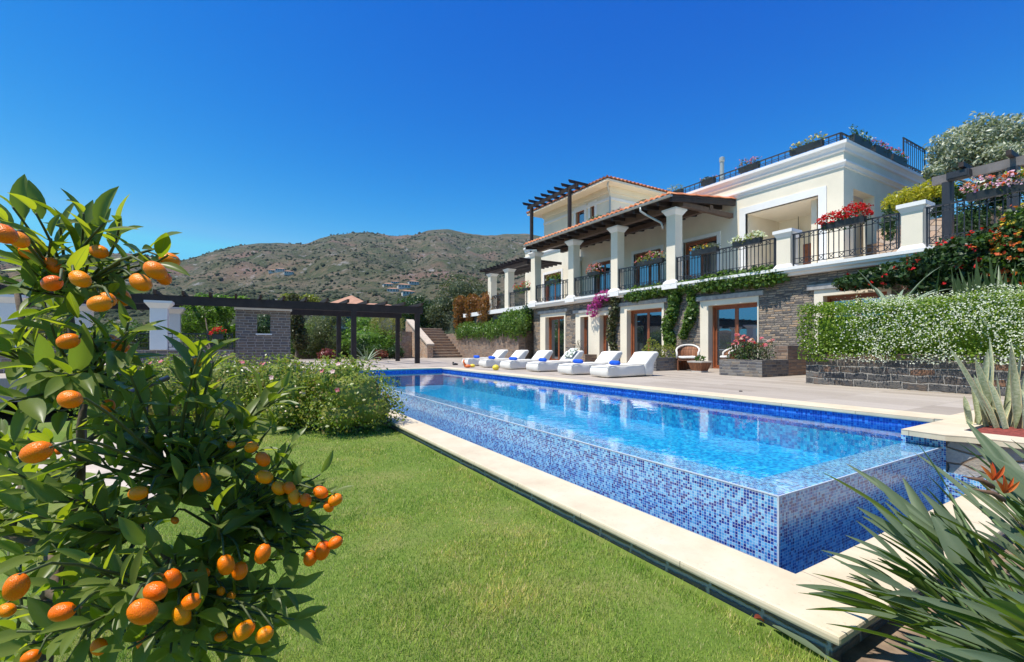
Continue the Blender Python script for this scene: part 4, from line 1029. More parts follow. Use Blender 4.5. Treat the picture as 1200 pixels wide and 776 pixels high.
roof_box('roof flower box with green plants below the top storey window', 690, 705, G_mid, [(F_white, 6)], tall=.16)
def side_box(label, pl, pr, leaf, fl, **k):
    y = YC - .02; return flower_box(label, (P(pl, 160, Y=y).x, y), (P(pr, 160, Y=y).x, y), 7.84, leaf, fl, grp=RB, h=.26, **k)
side_box('roof flower box with white and green plants just right of the corner', 998, 1018, G_mid, [(F_white, 16)], tall=.25)
side_box('roof flower box with purple and green plants, middle one on the side wall', 1023, 1041, G_dry, [(F_mag, 30), (F_pink, 20)], tall=.25)
side_box('roof flower box with pink flowers furthest along the side wall', 1044, 1060, G_mid, [(F_pink, 40), (F_red, 20)], tall=.25)
# ---------------------------------------------------------------- left terrace wing of the villa
wg = thing('terrace_wing', 'raised terrace with cream posts and dark pergola at the left end of the villa', 'terrace', (17, 27, 0))
wx0 = P(585, 363, Y=25.6).x
w = MB(); w.box(wx0, XU + .3, YL + .6, 31, 2.93, ZF); w.build('floor_slab', M_white, wg)
w = MB(); w.box(wx0 + .25, wx0 + .7, YL + .61, 30.8, 0, 2.929); w.box(wx0 + .7, XU + .3, YL + .62, YL + 1, 0, 2.929); w.build('wall', M_stone, wg)
xq = wx0 + .3
for px in (597, 577):
    y = YX(px, xq); MB().box(xq - .22, xq + .22, y - .22, y + .22, ZF, 5.45).build('post', M_cream, wg); MB().frustum(xq, y, .23, .23, 5.451, .32, .32, 5.62).build('capital', M_white, wg)
y0, y1 = YX(619, xq), YX(570, xq)
MB().box(xq - .1, xq + .1, y0, y1, 5.63, 5.83).build('beam', M_dark, wg)
for k, y in enumerate(np.linspace(y0 + .1, y1 - .1, 12)): MB().box(xq - .55, xq + 2.5, y - .045, y + .045, 5.832, 5.98).build('rafter', M_dark, wg)
railing((xq - .1, YL + .7), (xq - .1, YX(597, xq) - .23), ZF, .95, wg); railing((xq - .1, YX(597, xq) + .23), (xq - .1, YX(577, xq) - .23), ZF, .95, wg)
flower_box('flower box with red flowers on the left terrace rail', (xq - .2, YX(620, xq - .2)), (xq - .2, YX(603, xq - .2)), ZF + .85, G_bright, [(F_red, 90)], tall=.28, grp=None)
# ---------------------------------------------------------------- garden steps and retaining walls
SX0, SX1, SY = P(507, 418, Y=30.2).x, P(541, 418, Y=30.2).x, 30.2
st = thing('garden_steps', 'warm stone garden steps climbing between rough stone walls', 'steps', ((SX0 + SX1) / 2, SY, 0))
for i in range(11):
    y = SY + i * .36; MB().box(SX0, SX1, y, y + (4.4 - i * .36), i * .20 + (.001 if i else 0), (i + 1) * .20 - .04).build('riser', M_stone_warm, st); MB().box(SX0 - .001, SX1 + .001, y - .03, y + .40, (i + 1) * .20 - .039, (i + 1) * .20).build('tread', plain('worn_stone_tread', (.58, .45, .33), .85, .2, 5, .3), st)
w = MB(); lw = [(SY - .1, 0), (SY - .1, .85), (SY + 4.2, 2.75), (SY + 4.6, 2.75), (SY + 4.6, 0)]; w.prism_x(lw, SX0 - .42, SX0 - .01)
tag(w.build('step_wall', M_rubble, base=(SX0 - .2, SY + 2, 0)), 'sloping rough stone wall on the left side of the garden steps', 'wall')
w = MB(); w.prism_x([(SY - .2, .86), (SY - .2, .97), (SY + 4.2, 2.87), (SY + 4.2, 2.76)], SX0 - .50, SX0 + .05)
tag(w.build('wall_capping', plain('pale_stone_capping', (.52, .43, .34), .8, .12, 4, .3), base=(SX0 - .2, SY + 2, .86)), 'pale sloping capping on the wall beside the garden steps', 'capping')
wx = P(468, 400, Y=33.5).x
tag(MB().box(wx, SX0 - .43, 33.3, 33.8, 0, 1.9).build('rubble_wall', M_rubble, base=((wx + SX0) / 2, 33.5, 0)), 'low wall of pale orange rubble left of the garden steps', 'wall')
tag(MB().box(SX1 + .02, SX1 + .5, YL + .5, SY + 4.6, 0, 1.75).build('retaining_wall', M_stone_warm, base=(SX1 + .2, 26, 0)), 'brown stone retaining wall behind the row of loungers, topped by ivy', 'wall')
struct(MB().box(SX1 + .5, XU + 2, YL + .4, 45, -.6, 1.70).build('upper_garden', M_soil)); struct(MB().box(-2, SX1 + .5, 34.9, 45, -.6, 2.1).build('upper_garden', M_ground))
# ---------------------------------------------------------------- dark pergola across the far end, low wall, columns
PY0, PY1 = 20.9, 24.7
pg = thing('garden_pergola', 'long low dark timber pergola across the far end of the pool terrace', 'pergola', (2, 22.5, 0))
XR = P(489, 420, Y=PY0).x; X2 = P(414.5, 420, Y=PY0).x
zb_ = P(494.7, 368, Y=PY0).z
for x, y in ((XR, PY0), (X2, PY0), (P(466, 420, Y=PY1).x, PY1), (P(397, 420, Y=PY1).x, PY1)): MB().box(x - .10, x + .10, y - .10, y + .10, 0, zb_).build('post', M_dark, pg, bevel=.008)
XLp = -10
MB().box(XLp, XR + .25, PY0 - .07, PY0 + .07, zb_ + .001, zb_ + .33).build('beam', M_dark, pg); MB().box(XLp, P(466, 420, Y=PY1).x + .2, PY1 - .07, PY1 + .07, zb_ + .001, zb_ + .3).build('beam', M_dark, pg)
for x in np.arange(XLp + .2, XR + .1, .82): MB().prism_x([(PY0 - .55, zb_ + .47), (PY0 - .48, zb_ + .335), (PY1 + .5, zb_ + .335), (PY1 + .5, zb_ + .47)], x - .045, x + .045).build('rafter', M_dark, pg)
# brick wall with a window opening
a0, a1 = P(276, 400, Y=21.0).x, P(341, 400, Y=21.0).x; b0, b1 = P(301.5, 400, Y=21).x, P(317.5, 400, Y=21).x; zt_, zs, zh = P(300, 363, Y=21).z, P(300, 392.5, Y=21).z, P(300, 367, Y=21).z
w = MB(); w.box(a0, b0, 21.2, 21.55, -.6, zt_); w.box(b1, a1, 21.2, 21.55, -.6, zt_); w.box(b0, b1, 21.2, 21.55, -.6, zs); w.box(b0, b1, 21.2, 21.55, zh, zt_)
t = thing('screen_wall', 'brown masonry screen wall with a small window opening under the pergola', 'wall', ((a0 + a1) / 2, 21.4, 0)); w.build('masonry', M_brickwall, t)
MB().box(a0 - .05, a1 + .05, 21.15, 21.6, zt_ + .001, zt_ + .08).build('capping', M_white, t); MB().box(b0 - .05, b1 + .05, 21.14, 21.3, zs + .001, zs + .06).build('sill', M_white, t)
zl = P(220, 410, Y=19.5).z
l0, l1 = -14, P(274, 410, Y=19.5).x
tag(MB().box(l0, l1, 19.5, 19.85, -.7, zl).build('parapet_wall', M_brickwall, base=((l0 + l1) / 2, 19.6, -.6)), 'low brown masonry parapet with railing and cream columns on top', 'wall')
def cream_post(px, y, label, ztop):
    x = P(px, 380, Y=y).x; t = thing('column', label, 'column', (x, y, zl), 'cream columns under the dark pergola'); s = .24
    MB().box(x - s, x + s, y - s, y + s, zl - .3 if y > 20 else zl, ztop - .25).build('shaft', M_white, t, bevel=.012); MB().frustum(x, y, s + .005, s + .005, ztop - .25, s + .13, s + .13, ztop - .08).build('capital', M_white, t); MB().box(x - s - .14, x + s + .14, y - s - .14, y + s + .14, ztop - .079, ztop).build('abacus', M_white, t)
cream_post(187, 19.68, 'cream column standing on the low parapet, nearest to the light green shrub', zb_); cream_post(13, 19.68, 'cream column behind the kumquat leaves at the far left', zb_)
cream_post(203, 22.6, 'rear cream column just right of the front one', zb_); cream_post(98, 22.6, 'rear cream column left of the front ones', zb_)
t = thing('parapet_railing', 'thin dark iron railing on top of the low parapet wall', 'railing', (-4, 19.7, zl))
for p0, p1 in ((195, 273), (30, 181)): railing((P(p0, 400, Y=19.7).x, 19.7), (P(p1, 400, Y=19.7).x, 19.7), zl, .58, t, .3, False)
flower_box('flower box with red blooms on the low parapet railing', (P(249, 395, Y=19.55).x, 19.55), (P(262, 395, Y=19.55).x, 19.55), zl + .38, G_mid, [(F_red, 60)], grp=None, tall=.16)
# hand rail of the garden path, low seat wall
hr = thing('handrail', 'dark metal handrail running down behind the kumquat tree', 'handrail', (-1.4, 7, LAWN))
p1, p2, p3 = P(100, 440, Y=8.2), P(172, 437.5, Y=8.2), P(186, 437, Y=8.0)
w = MB(); w.tube([P(40, 441, Y=8.2), p1, p2], .03, 8); w.tube([P(196, 443, d=7.0), P(150, 461, d=6.0), P(120, 478, d=5.4)], .04, 8); w.build('rail', M_iron, hr, smooth=True)
for p in (p2, P(100, 440, Y=8.2), P(130, 474, d=5.5)): MB().tube([p, (p.x, p.y, LAWN)], .02, 6).build('post', M_iron, hr)
# ---------------------------------------------------------------- houses beyond the garden
M_hwall = plain('pale_house_wall', (.52, .47, .41), .85, .06, 2, 0); M_hroof = plain('faded_orange_roof', (.42, .22, .14), .85, .15, 2, .3, 8); M_hwin = plain('dark_window', (.03, .04, .05), .2, .1, 5, 0)
def house(label, c, wx_, wy, h, rot, rise=1.3, wins=3, group=None, win=True):
    t = thing('house', label, 'house', (0, 0, 0), group)
    MB().box(-wx_ / 2, wx_ / 2, -wy / 2, wy / 2, -3, h).build('wall', M_hwall, t)
    o = .45; x, y = wx_ / 2 + o, wy / 2 + o; MB().add([(-x, -y, h), (x, -y, h), (x, y, h), (-x, y, h), (-x + y, 0, h + rise) if x > y else (0, -y + x, h + rise), (x - y, 0, h + rise) if x > y else (0, y - x, h + rise)],
        [(0, 3, 2, 1), (0, 1, 5, 4), (1, 2, 5), (2, 3, 4, 5), (3, 0, 4)] if x > y else [(0, 3, 2, 1), (0, 1, 4), (1, 2, 5, 4), (2, 3, 5), (3, 0, 4, 5)]).build('roof', M_hroof, t)
    if win:
        for i in range(wins):
            xx = -wx_ / 2 + wx_ * (i + .5) / wins; MB().box(xx - .45, xx + .45, -wy / 2 - .03, -wy / 2 + .02, h - 2.0, h - .6).build('window', M_hwin, t)
    t.location = c; t.rotation_euler = (0, 0, rot); WL[t.name] = Vector(c); return t
h1 = P(412, 372, d=52); house('pale house with an orange tiled roof just behind the dark pergola', (h1.x, h1.y, 1.0), 5.6, 5.5, P(410, 364, d=52).z - 1.0, R(-20), 1.7)
h2 = P(440, 376, d=58); house('pale grey house wall with dark windows, seen under the pergola beam', (h2.x, h2.y, .5), 8, 6, P(440, 364, d=58).z - .5, R(-12), .9)
def on_hill(px, py):
    a = (px - 600) / 540; th = math.atan(a); best = None
    for r in np.arange(60, 1280, 4.0):
        if (hill_h(th, r) - CAMZ) / (r * math.cos(th)) * 540 >= 406 - py: return Vector((r * math.sin(th + yw), r * math.cos(th + yw), hill_h(th, r)))
    return None
HG = 'small houses on the hillside'
spots = [(455, 336), (463, 333), (473, 338), (484, 334), (460, 343), (478, 345), (320, 320), (329, 318), (338, 321)]
proto = None
for i, (px, py) in enumerate(spots):
    q = on_hill(px, py)
    if q is None: continue
    lab = 'tiny pale house of the cluster with orange roofs low on the hillside' if px > 400 else 'tiny pale house of the cluster higher on the hillside, left of the summit'
    k = (q - Vector((0, 0, CAMZ))).length / 560
    if proto is None: proto = house(lab, q, 13 * k, 8 * k, 2.2 * k, 0, 1.5 * k, 4, HG); o = proto
    else: o = move_copy(proto, q, lab)
    o.rotation_euler = (0, 0, R(-25 + 40 * rng.random())); f = rng.uniform(.75, 1.25); o.scale = (f, f, f)
# ---------------------------------------------------------------- trees and shrubs
def tree(name, label, cat, base, ell, m, n, size, aspect=.45, core=.0, depth=.6, lump=.3, trunk=.12, group=None, up=.2, limbs=True, hang=0.0):
    t = thing(name, label, cat, tuple(base), group); b = Vector(base)
    w = MB(); cz = sum(e[2] for e in ell) / len(ell); cm = Vector((sum(e[0] for e in ell) / len(ell), sum(e[1] for e in ell) / len(ell), cz)); f = b.lerp(cm, .45)
    w.tube([b - Vector((0, 0, .1)), b.lerp(f, .5) + Vector((.06, .03, 0)), f], [trunk, trunk * .8, trunk * .65], 8)
    for e in ell: w.tube([f, f.lerp(Vector(e[:3]), .6) + Vector(rng.normal(0, .08, 3)), Vector(e[:3])], [trunk * .5, trunk * .3, trunk * .12], 5)
    w.build('trunk', M_bark, t)
    foliage('crown', m, t, ell, n, size, aspect, depth, lump, 2.2, up, .8, core, hang); return t
def E(px, py, d, rx, ry=None, rz=None):
    """ellipsoid centred on a place; radii in photo pixels at that depth"""
    c = P(px, py, d=d); k = d / 540; return (c.x, c.y, c.z, rx * k, (ry or rx) * k, (rz or rx) * k)
TG = 'garden trees behind the pergola and steps'; G_hedge = leafmat('ivy_leaves', [(.06, .12, .02), (.11, .19, .03), (.15, .23, .04), (.08, .15, .025)], .28)
def gtree(label, px, d, z0, ells, m, cnt_, size, aspect=.45, name="garden_tree", **k):
    b = P(px, 406, d=d); return tree(name, label, "tree", (b.x, b.y, z0), ells, m, cnt_, size, aspect, group=TG, **k)
gtree('broad grey green olive tree behind the copper coloured shrubs', 545, 38, 1.6, [E(540, 340, 38, 26, 26, 20), E(560, 350, 38.5, 22, 22, 22), E(522, 356, 38, 16, 16, 18), E(545, 362, 38, 26, 24, 20)], G_olive, 9000, .20, .35, core=.55, name='olive_tree')
gtree('dense dark green tree at the right end of the pergola', 497, 39, 1.8, [E(488, 362, 39, 16, 16, 16), E(500, 372, 39, 18, 16, 18), E(482, 382, 39, 12, 12, 14)], G_dark, 5000, .24, .5, core=.6)
gtree('silvery loose shrub like tree between the dark tree and the olive', 512, 37, 1.6, [E(510, 368, 37, 12, 12, 12), E(518, 380, 37, 10, 10, 10)], G_olive, 2400, .22, .3, core=.4)
gtree('feathery yellow green willow like tree left of the steps', 452, 31, 0, [E(452, 388, 31, 20, 18, 20), E(462, 378, 31, 12, 12, 12), E(446, 376, 31, 12, 12, 12)], leafmat('willow_leaves', [(.26, .25, .08), (.36, .32, .12), (.20, .20, .06), (.40, .35, .15)], .35), 6500, .14, .22, hang=.5)
gtree('rounded grey green tree under the middle of the pergola', 382, 30, 0, [E(378, 386, 30, 22, 20, 22), E(392, 375, 30, 13, 12, 13), E(366, 400, 30, 16, 14, 16), E(395, 400, 30, 14, 14, 16)], leafmat('grey_green_leaves', [(.11, .14, .05), (.16, .19, .08), (.21, .23, .11), (.09, .115, .04)], .3), 7500, .15, .3, core=.5)
gtree('slender dark tree just right of the screen wall', 347, 27, 0, [E(346, 378, 27, 10, 10, 18), E(352, 398, 27, 9, 9, 16), E(344, 352, 27, 8, 8, 8)], leafmat('mixed_brown_green_leaves', [(.05, .07, .02), (.10, .075, .03), (.07, .10, .025), (.13, .10, .045)], .2), 3800, .17, .45)
gtree('yellow green tree tops rising over the pergola at the middle', 352, 33, 0, [E(340, 350, 33, 12, 12, 6), E(362, 351, 33, 12, 12, 6)], G_yellow, 1500, .18, .5)
gtree('bright yellow green tree top above the pergola near the light shrub', 264, 30, 0, [E(255, 351, 30, 16, 12, 6), E(280, 352, 30, 12, 12, 5)], G_bright, 1200, .18, .6)
gtree('dark tree at the right edge behind the dark tree and the steps', 474, 41, 1.5, [E(474, 362, 41, 10, 10, 12), E(466, 374, 41, 8, 8, 14)], G_mid, 2200, .22, .45, core=.5)
for lab, px, py, d, rx, rz, m, n, sz in (('low dark rounded shrub under the pergola, left of the willow', 425, 408, 29, 14, 12, G_dark, 1600, .16), ('low mid green shrub under the pergola beside the second post', 440, 411, 28.5, 12, 9, G_mid, 1300, .15), ('low dark shrub right of the willow trunk', 463, 412, 29, 10, 8, G_dark, 1000, .15),
        ('purplish red low shrub under the pergola near the grey tree', 383, 415, 26, 10, 6, leafmat('dark_red_leaves', [(.16, .035, .035), (.26, .06, .06), (.09, .05, .03)], .2), 700, .14), ('small red leaved shrub below the willow', 446, 414.5, 27, 8, 5, leafmat('brick_red_leaves', [(.30, .06, .035), (.20, .05, .03), (.12, .08, .03)], .2), 500, .13),
        ('light green shrub behind the pergola post, beside the house', 425, 380, 40, 18, 12, G_bright, 2600, .2), ('bright green bank of shrubs filling the ground behind the far pergola posts', 432, 398, 30.5, 34, 16, G_bright, 4600, .17), ('mid green mass of shrubs behind the rounded grey green tree', 362, 398, 31, 26, 20, G_hedge, 3800, .18), ('dark green hedge like shrub behind the low parapet', 150, 392, 24, 30, 16, G_mid, 2600, .16), ('yellow green shrub behind the rear column at the left', 60, 385, 24, 30, 18, G_yellow, 2600, .16),
        ('dark shrub mass beside the screen wall window', 312, 384, 24, 16, 16, G_dark, 2000, .15), ('green shrub mass low behind the grey tree', 405, 402, 33, 14, 16, G_mid, 1800, .18)):
    c = P(px, py, d=d); t = thing('shrub', lab, 'shrub', (c.x, c.y, max(0, c.z - rz * d / 540)), 'shrubs in the garden beyond the pool'); foliage('foliage', m, t, [E(px, py, d, rx, rx, rz), E(px + rx * .5, py + rz * .3, d + .3, rx * .6, rx * .6, rz * .7), E(px - rx * .5, py + rz * .25, d - .2, rx * .6, rx * .6, rz * .75)], n, sz, .45, .5, .3, core=.6)
    MB().tube([(c.x, c.y, -.1), (c.x, c.y, c.z)], .05, 6).build('stem', M_bark, t)
# arching strap plants under the pergola
def rosette(name, label, cat, c, n, L, width, m, lift=(.3, 1.2), droop=.6, group=None, segs=7, fold=.25, tipw=.0, shape='strap', prt='leaf'):
    t = thing(name, label, cat, tuple(c), group); c = Vector(c)
    for k in range(n):
        an = k * 2.39996 + rng.uniform(-.3, .3); el = rng.uniform(*lift); l = L * rng.uniform(.75, 1.1); d = Vector((math.cos(an) * math.cos(el), math.sin(an) * math.cos(el), math.sin(el))); s = Vector((-math.sin(an), math.cos(an), 0)); V, F, U = [], [], []; p = c + Vector((d.x, d.y, 0)) * .03
        dr = droop * rng.uniform(.5, 1.3)
        for i in range(segs + 1):
            u = i / segs; w = width * ((1 - u) ** .55 * (.62 + .9 * u * (1 - u)) if shape == 'strap' else math.sin(math.pi * min(1, .06 + .94 * u) ** .8)); nv = s.cross(d).normalized()
            V += [p + s * w * .5 + nv * w * fold, p, p - s * w * .5 + nv * w * fold]; U += [(0, u), (.5, u), (1, u)]
            p = p + d * l / segs; d = (d + Vector((0, 0, -dr / segs * (.4 + u)))).normalized()
        for i in range(segs): F += [(3 * i, 3 * i + 1, 3 * i + 4, 3 * i + 3), (3 * i + 1, 3 * i + 2, 3 * i + 5, 3 * i + 4)]
        np_mesh(prt, V, F, m, t, U, True)
    return t
G_agave = leafmat('blue_green_agave', [(.16, .22, .14), (.22, .28, .19), (.28, .33, .24)], .08, .5, .3)
G_strap = leafmat('strap_leaves', [(.05, .095, .035), (.085, .14, .05), (.13, .18, .07), (.16, .17, .08)], .2, .4, .4)
q = P(430, 417, d=26); rosette('cycad', 'arching grey green rosette plant under the pergola between the posts', 'plant', (q.x, q.y, .0), 16, 1.1, .14, G_agave, (.3, 1.2), .9)
# bright shrub by the screen wall
q = P(243, 410, Y=20.6); tree('feathery_shrub', 'light green feathery shrub left of the screen wall', 'shrub', (q.x, q.y, -.4), [E(240, 372, 19.5, 24, 20, 20), E(225, 385, 19.5, 16, 14, 16), E(262, 366, 19.5, 16, 14, 12), E(262, 392, 19.3, 20, 14, 16), E(238, 352, 19.6, 9, 9, 9), E(277, 385, 19.2, 8, 8, 5)], G_bright, 5200, .17, .32, core=.3, depth=.7, trunk=.07, hang=.3)
# copper shrubs on the upper garden
for k, (px, py, rx, rz, lab) in enumerate(((540, 364, 9, 19, 'left and smallest of three clipped copper brown columnar shrubs'), (554, 363, 9, 20, 'middle one of three clipped copper brown columnar shrubs'), (573, 362, 14, 22, 'right and widest of three clipped copper brown columnar shrubs'))):
    c = P(px, py, X=14.75); t = thing('copper_shrub', lab, 'shrub', (c.x, c.y, 1.7), 'clipped copper shrubs above the ivy wall'); dd = c.x * S_ + c.y * C_
    foliage('foliage', G_copper, t, [E(px, py - rz * .45, dd, rx, rx, rz * .5), E(px, py, dd, rx * 1.05, rx, rz * .55), E(px, py + rz * .45, dd, rx, rx, rz * .6), E(px, py + rz * .95, dd, rx * .9, rx, rz * .55)], 2600, .15, .5, .35, .15, core=.7); MB().tube([(c.x, c.y, 1.6), (c.x, c.y, c.z)], .06, 6).build('stem', M_bark, t)
# ivy over the retaining wall
xi = SX1
c = (xi + .2, 26, 1.7); t = thing('ivy_hedge', 'thick green ivy tumbling over the brown retaining wall', 'ivy', c)
ell = []
for y in np.linspace(YL + .8, SY + .3, 12): ell.append((xi + .1, y, 1.85 + .25 * noise.noise(Vector((y, 3, 1))), .42, .65, .62 + .2 * noise.noise(Vector((y * .8, 0, 5)))))
for y in np.linspace(YL + .3, YL + 2.2, 4): ell.append((xi + .15, y, 2.2, .5, .6, .8))
foliage('foliage', G_hedge, t, ell, 9000, .13, .7, .4, .35, core=.7); w = MB()
for y in (24, 26.5, 29): w.tube([(xi + .35, y, 1.7), (xi - .1, y + .1, 1.75), (xi - .2, y, 1.2)], .03, 5)
w.build('stem', M_bark, t)
creeper('hanging_creeper', 'dark green creeper at the left corner of the slate wall', 'creeper', [(XW - .15, YL + .35, 2.9), (XW - .2, YL + .6, 2.2), (XW - .2, YL + .75, 1.4)], 1400, .45, .13, G_dark)
# wall climbers of the villa
xv = XW - .06
def WP(px, py, off=.10): return P(px, py, X=XW - off)
creeper('wall_creeper', 'glossy green creeper running along under the balcony slab', 'creeper', [WP(735, 347), WP(765, 341), WP(800, 337), WP(840, 331), WP(880, 326), WP(922, 321)], 7000, .31, .15, G_hedge, (XW - .32, XW - .02), aspect=.8)
creeper('wall_creeper', 'green creeper hanging down the slate between the two largest doors', 'creeper', [WP(792, 345), WP(789, 365), WP(781, 385), WP(786, 402)], 2600, .26, .15, G_hedge, (XW - .30, XW - .02), aspect=.8)
creeper('wall_creeper', 'short strand of green creeper close to the frame of the largest door', 'creeper', [WP(810, 343), WP(812, 362), WP(806, 381), WP(800, 394)], 1500, .19, .14, G_hedge, (XW - .30, XW - .02), aspect=.8)
tg = creeper('bougainvillea', 'brownish bougainvillea with magenta blooms climbing between two doors', 'climber', [WP(704, 350), WP(722, 349), WP(719, 370), WP(716, 395), WP(722, 418)], 1900, .24, .13, G_dry, (XW - .32, XW - .02))
for px, py, r in ((694, 364, .24), (704, 349, .22), (711, 346, .18), (700, 356, .16)):
    c = WP(px, py, .25); blossoms('blossoms', F_mag, tg, [(c.x, c.y, c.z, .16, r * 1.2, r)], 55, .09)
# ---------------------------------------------------------------- right-hand garden: planter wall, jasmine, agave, climbers
HX, HY1 = P(944.5, 449.5, z=0).x, P(944.5, 449.5, z=0).y
w = MB(); w.box(HX, HX + .4, -2, HY1, -.01, .64); w.box(HX + .4, XW - .6, HY1 - .4, HY1, -.01, .64)
tag(w.build('planter_wall', M_stone_dark, base=(HX + .2, 2, 0)), 'dark slate block planter wall below the white flowering hedge', 'planter wall')
struct(MB().box(HX + .4, XW - .02, -2, HY1 - .4, 0, .60).build('raised_bed', M_soil))
jh = thing('jasmine_hedge', 'clipped jasmine hedge smothered in small white flowers', 'hedge', (HX + .6, 2.6, .6))
def hedge_points(n, x0, x1, y0, y1, z0, z1, amp=.10):
    A = np.array([(y1 - y0) * (z1 - z0), (x1 - x0) * (y1 - y0), (x1 - x0) * (z1 - z0)]); A /= A.sum(); P_, N_ = [], []
    for f, m in zip(range(3), (A * n).astype(int)):
        u, v = rng.uniform(0, 1, m), rng.uniform(0, 1, m)
        if f == 0: p = np.stack([np.full(m, x0), y0 + u * (y1 - y0), z0 + v * (z1 - z0)], 1); nn = np.tile([-1., 0, .15], (m, 1))
        elif f == 1: p = np.stack([x0 + u * (x1 - x0), y0 + v * (y1 - y0), np.full(m, z1)], 1); nn = np.tile([0., 0, 1], (m, 1))
        else: p = np.stack([x0 + u * (x1 - x0), np.full(m, y1), z0 + v * (z1 - z0)], 1); nn = np.tile([0., 1, .1], (m, 1))
        # rounded shoulders and a ragged skirt
        zz = (p[:, 2] - z0) / (z1 - z0); p[:, 0] += .22 * np.clip(zz - .72, 0, 1) ** 1.5 * (f == 0) * 3; p[:, 1] -= .35 * np.clip(abs(zz - .5) - .2, 0, 1) * (f == 2) * 3
        lm = np.array([noise.noise(Vector(q) * 1.6) + .6 * noise.noise(Vector(q) * 4.5) for q in p])[:, None]
        P_.append(p + nn * lm * amp * 1.6 - nn * rng.uniform(0, .16, m)[:, None] ** 1.0); N_.append(nn)
    return np.concatenate(P_), np.concatenate(N_)
x0, x1, y0, y1, z0, z1 = HX - .16, HX + 1.35, -1.8, HY1 + .12, .50, 1.66
p, nn = hedge_points(26000, x0, x1, y0, y1, z0, z1, .08)
k = p[:, 2] > .54 + .16 * np.array([noise.noise(Vector((q[1] * 1.1, 3, 0))) for q in p]); p, nn = p[k], nn[k]
V = leaf_quads(p, nn, .056, .55, .3, .6); cb = MB().box(x0 + .30, x1 - .1, y0, y1 - .3, z0 + .16, z1 - .25); F = np.concatenate([quads(len(V)), np.array(cb.f) + len(V)]); V = np.concatenate([V, np.array(cb.v)])
stuff(np_mesh('foliage', V, F, leafmat('jasmine_leaves', [(.07, .14, .012), (.15, .25, .02), (.26, .36, .04), (.10, .19, .015), (.36, .43, .08)], .35), jh))
p, nn = hedge_points(34000, x0 - .03, x1, y0, y1 + .02, z0, z1 + .02, .08); s_ = np.array([noise.noise(Vector(q) * 2.1) for q in p])
k = (rng.uniform(0, 1, len(p)) < np.clip((HY1 - .55 - p[:, 1]) / .8, .03, 1) * np.clip(.75 - 1.3 * s_, .08, 1)) & (p[:, 2] > .46) & (nn[:, 1] < .5); p, nn = p[k], nn[k]
p = p + nn * .06; V = leaf_quads(p, nn, .027, .95, .2, .5); stuff(np_mesh('blossoms', V, quads(len(V)), F_white, jh))
w = MB()
for y in np.arange(0, 5, .8): w.tube([(HX + .7, y, .55), (HX + .65, y + .05, 1.2)], .025, 5)
w.build('stem', M_bark, jh)
q = P(1047, 350, X=HX + 1.5); rosette('agave', 'blue green agave with broad curving leaves behind the jasmine hedge', 'agave', (q.x, q.y, 1.50), 17, 1.15, .15, G_agave, (.2, 1.1), 1.0)
q = P(1093, 340, X=HX + 1.9); rosette('strap_plant', 'narrow leaved green strap plant between the agave and the broad leaves', 'plant', (q.x, q.y, 1.3), 18, 1.1, .07, G_strap, (.5, 1.3), .55)
G_paddle = leafmat('paddle_leaves', [(.045, .09, .035), (.08, .13, .05), (.12, .17, .07), (.20, .21, .11)], .2, .4, .45)
for k, px in enumerate((1130, 1150, 1174)):
    q = P(px, 345, X=HX + 2.0); rosette('paddle_plant', ('left', 'middle', 'right')[k] + ' one of three upright paddle leaved plants behind the jasmine hedge', 'plant', (q.x, q.y, 1.2), 11, 1.25, .12, G_paddle, (1.05, 1.45), .25, 'paddle plants behind the hedge', shape='paddle')
q = P(1206, 345, X=HX + 1.6); rosette('cycad', 'bright green feathery fan of leaves at the right edge above the hedge', 'plant', (q.x, q.y, 1.3), 26, .95, .06, G_bright, (.3, 1.3), .5)
XCL = XS - .22
def CP(px, py, o=0): return P(px, py, X=XCL - o)
t = thing('flowering_climber', 'dense green climber dotted with red flowers hanging below the right terrace', 'climber', tuple(CP(1090, 320)))
ell = []
def CE(px, py, rx, rz, o=0): c = CP(px, py, o); k = (c.x * S_ + c.y * C_) / 540; return (c.x, c.y, c.z, .35, rx * k * 1.25, rz * k)
EL = [CE(1000, 331, 16, 9), CE(1022, 326, 16, 11), CE(1045, 321, 18, 13), CE(1070, 318, 18, 17), CE(1092, 310, 16, 22, .1), CE(1112, 306, 18, 24, .15), CE(1135, 300, 20, 24, .2), CE(1160, 296, 22, 26, .25), CE(1185, 292, 22, 34, .3), CE(1215, 285, 26, 40, .3), CE(1100, 335, 22, 12, .0), CE(1150, 330, 28, 14, .1)]
foliage('foliage', G_dark, t, EL, 11000, .12, .65, .45, .4, core=.72, stuff_=True); blossoms('blossoms', F_red, t, EL[:10], 130, .085, upper=False)
w = MB(); w.tube([CP(1000, 330), CP(1060, 318), CP(1130, 300), CP(1200, 290)], .03, 6); w.build('stem', M_bark, t)
t = thing('flowering_climber', 'mass of orange red and yellow blossoms at the right edge of the terrace', 'climber', tuple(CP(1185, 300, .5)))
EL = [CE(1172, 308, 13, 14, .5), CE(1190, 290, 14, 24, .5), CE(1200, 262, 14, 20, .5), CE(1160, 282, 10, 8, .5), CE(1206, 318, 14, 20, .5)]
foliage('foliage', G_mid, t, EL, 2200, .10, .65, .45, .4, core=.4); blossoms('blossoms', F_orange, t, EL, 120, .08); blossoms('blossoms', F_yel, t, EL[1:3], 24, .07)
MB().tube([CP(1185, 330, .4), CP(1190, 270, .5)], .03, 6).build('stem', M_bark, t)
